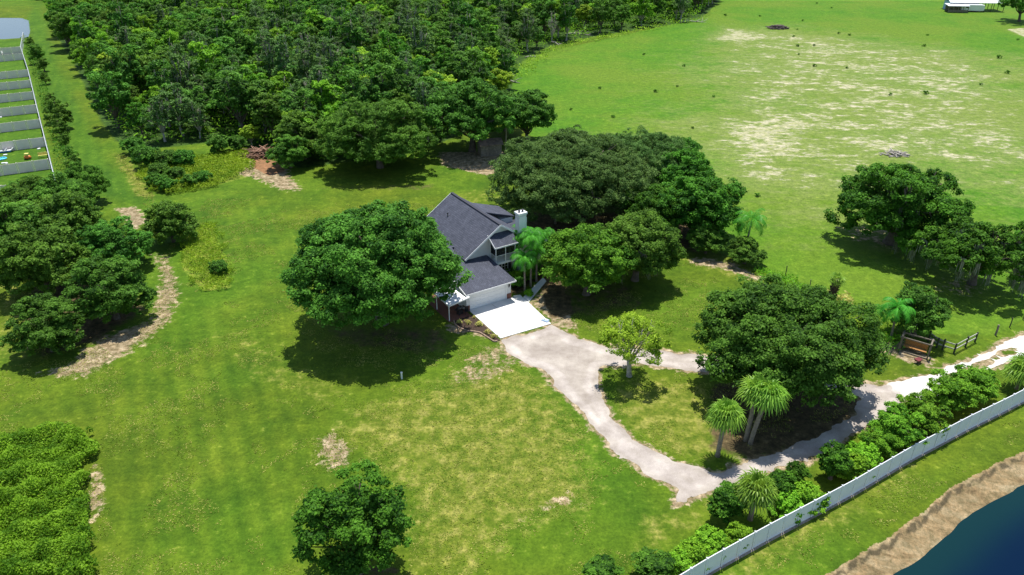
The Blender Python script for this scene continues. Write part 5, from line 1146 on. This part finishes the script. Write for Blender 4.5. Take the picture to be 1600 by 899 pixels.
# far barn with trailer and pavilion
bn = thing('barn', 'long white-roofed barn with pale blue wall far off in the top right corner', 'barn', (*G(1515, 16), 0), -.10)
m_ = MB(); m_.box(-9, 1.5, -3.2, 3.2, 0, 3.3)
m_.build('wall', simple('pale_blue_wall', (0.32, 0.46, 0.62), .7, .15, 1), bn)
m_ = MB(); m_.slab([(-9.8, -4.4, 3.3), (11, -4.4, 3.3), (11, 0, 4.9), (-9.8, 0, 4.9)], .1); m_.slab([(-9.8, .002, 4.9), (11, .002, 4.9), (11, 4.4, 3.3), (-9.8, 4.4, 3.3)], .1); m_.build('roof', M['metalroof'], bn)
for x in (3.5, 6, 8.4, 10.6):
    for y in (-4, 4): m_ = MB(); m_.tube([(x, y, 0), (x, y, 3.25)], [.12, .12], 8); m_.build('post', M['post'], bn)
for x in (-7.5, -5.0, -2.5): m_ = MB(); m_.box(x - .5, x + .5, -3.25, -3.202, 1.1, 2.3); m_.build('window', M['glass'], bn)
m_ = MB(); m_.box(-.6, .4, -3.25, -3.202, 0, 2.1); m_.build('door', M['black'], bn)
tl = thing('trailer', 'white rounded travel trailer parked in front of the far barn', 'trailer', (*G(1517, 18.5), 0), -.12); 
m_ = MB(); sec = [(-4.2, .9, 2.0), (-4.0, .6, 2.6), (-3.2, .5, 2.85), (3.2, .5, 2.85), (4.0, .6, 2.6), (4.2, .9, 2.0)]
v = []; 
for x, z0, z1 in sec: v += [(x, -1.2, z0), (x, 1.2, z0), (x, 1.2, z1 - .25), (x, .9, z1), (x, -.9, z1), (x, -1.2, z1 - .25)]
f = [(i * 6 + j, i * 6 + (j + 1) % 6, (i + 1) * 6 + (j + 1) % 6, (i + 1) * 6 + j) for i in range(5) for j in range(6)] + [tuple(range(6)), tuple(reversed(range(30, 36)))]
m_.add(v, f); m_.build('body', M['white'], tl); m_ = MB(); m_.box(-2.6, -1.6, -1.24, -1.205, 1.5, 2.1); m_.build('window', M['glass'], tl)
for x in (-.5, .5): m_ = MB(); m_.tube([(x, -1.1, .36), (x, -.85, .36)], [.36, .36], 12); m_.build('wheel', M['black'], tl)
pv = thing('pavilion', 'small open lean-to with a flat white roof left of the far trailer', 'pavilion', (*G(1493, 19), 0), -.1)
m_ = MB(); m_.slab([(-4, -2.2, 2.5), (4, -2.2, 2.5), (4, 2.2, 2.9), (-4, 2.2, 2.9)], .1); m_.build('roof', M['metalroof'], pv)
for x in (-3.6, -1.8, 0, 1.8, 3.6): m_ = MB(); m_.box(x - .1, x + .1, -2.0, -1.8, 0, 2.42); m_.build('post', M['wood'], pv)
m_ = MB(); m_.box(-3.5, 3.5, 1.6, 1.7, 0, 2.6); m_.box(-3.5, 3.5, -1.95, -1.85, .2, 1.0); m_.build('wall', M['wood'], pv)
t = make_tree(95, 8.5, 12, 3.0, .55, 12000, 'deep', 'tree', lobes=18, lobe_r=.34, clumps=12, clump_r=1.1, irr=.2)
place_tree(t, 1592, 34, 'big dark tree right of the far barn at the top right corner', first=True)
fb_ = thing('farm_building', 'distant white-roofed building half hidden inside the dense wood at the top', 'building', (*G(478, 20), 0), -.1)
m_ = MB(); m_.box(-6, 6, -4, 4, 0, 7.0); m_.build('wall', M['stone'], fb_); m_ = MB(); m_.slab([(-7, -5, 7.0), (7, -5, 7.0), (7, 0, 8.6), (-7, 0, 8.6)], .12); m_.slab([(-7, .002, 8.6), (7, .002, 8.6), (7, 5, 7.0), (-7, 5, 7.0)], .12); m_.build('roof', M['metalroof'], fb_)
print('objects', len(bpy.data.objects), 'faces', sum(len(m.polygons) for m in bpy.data.meshes))
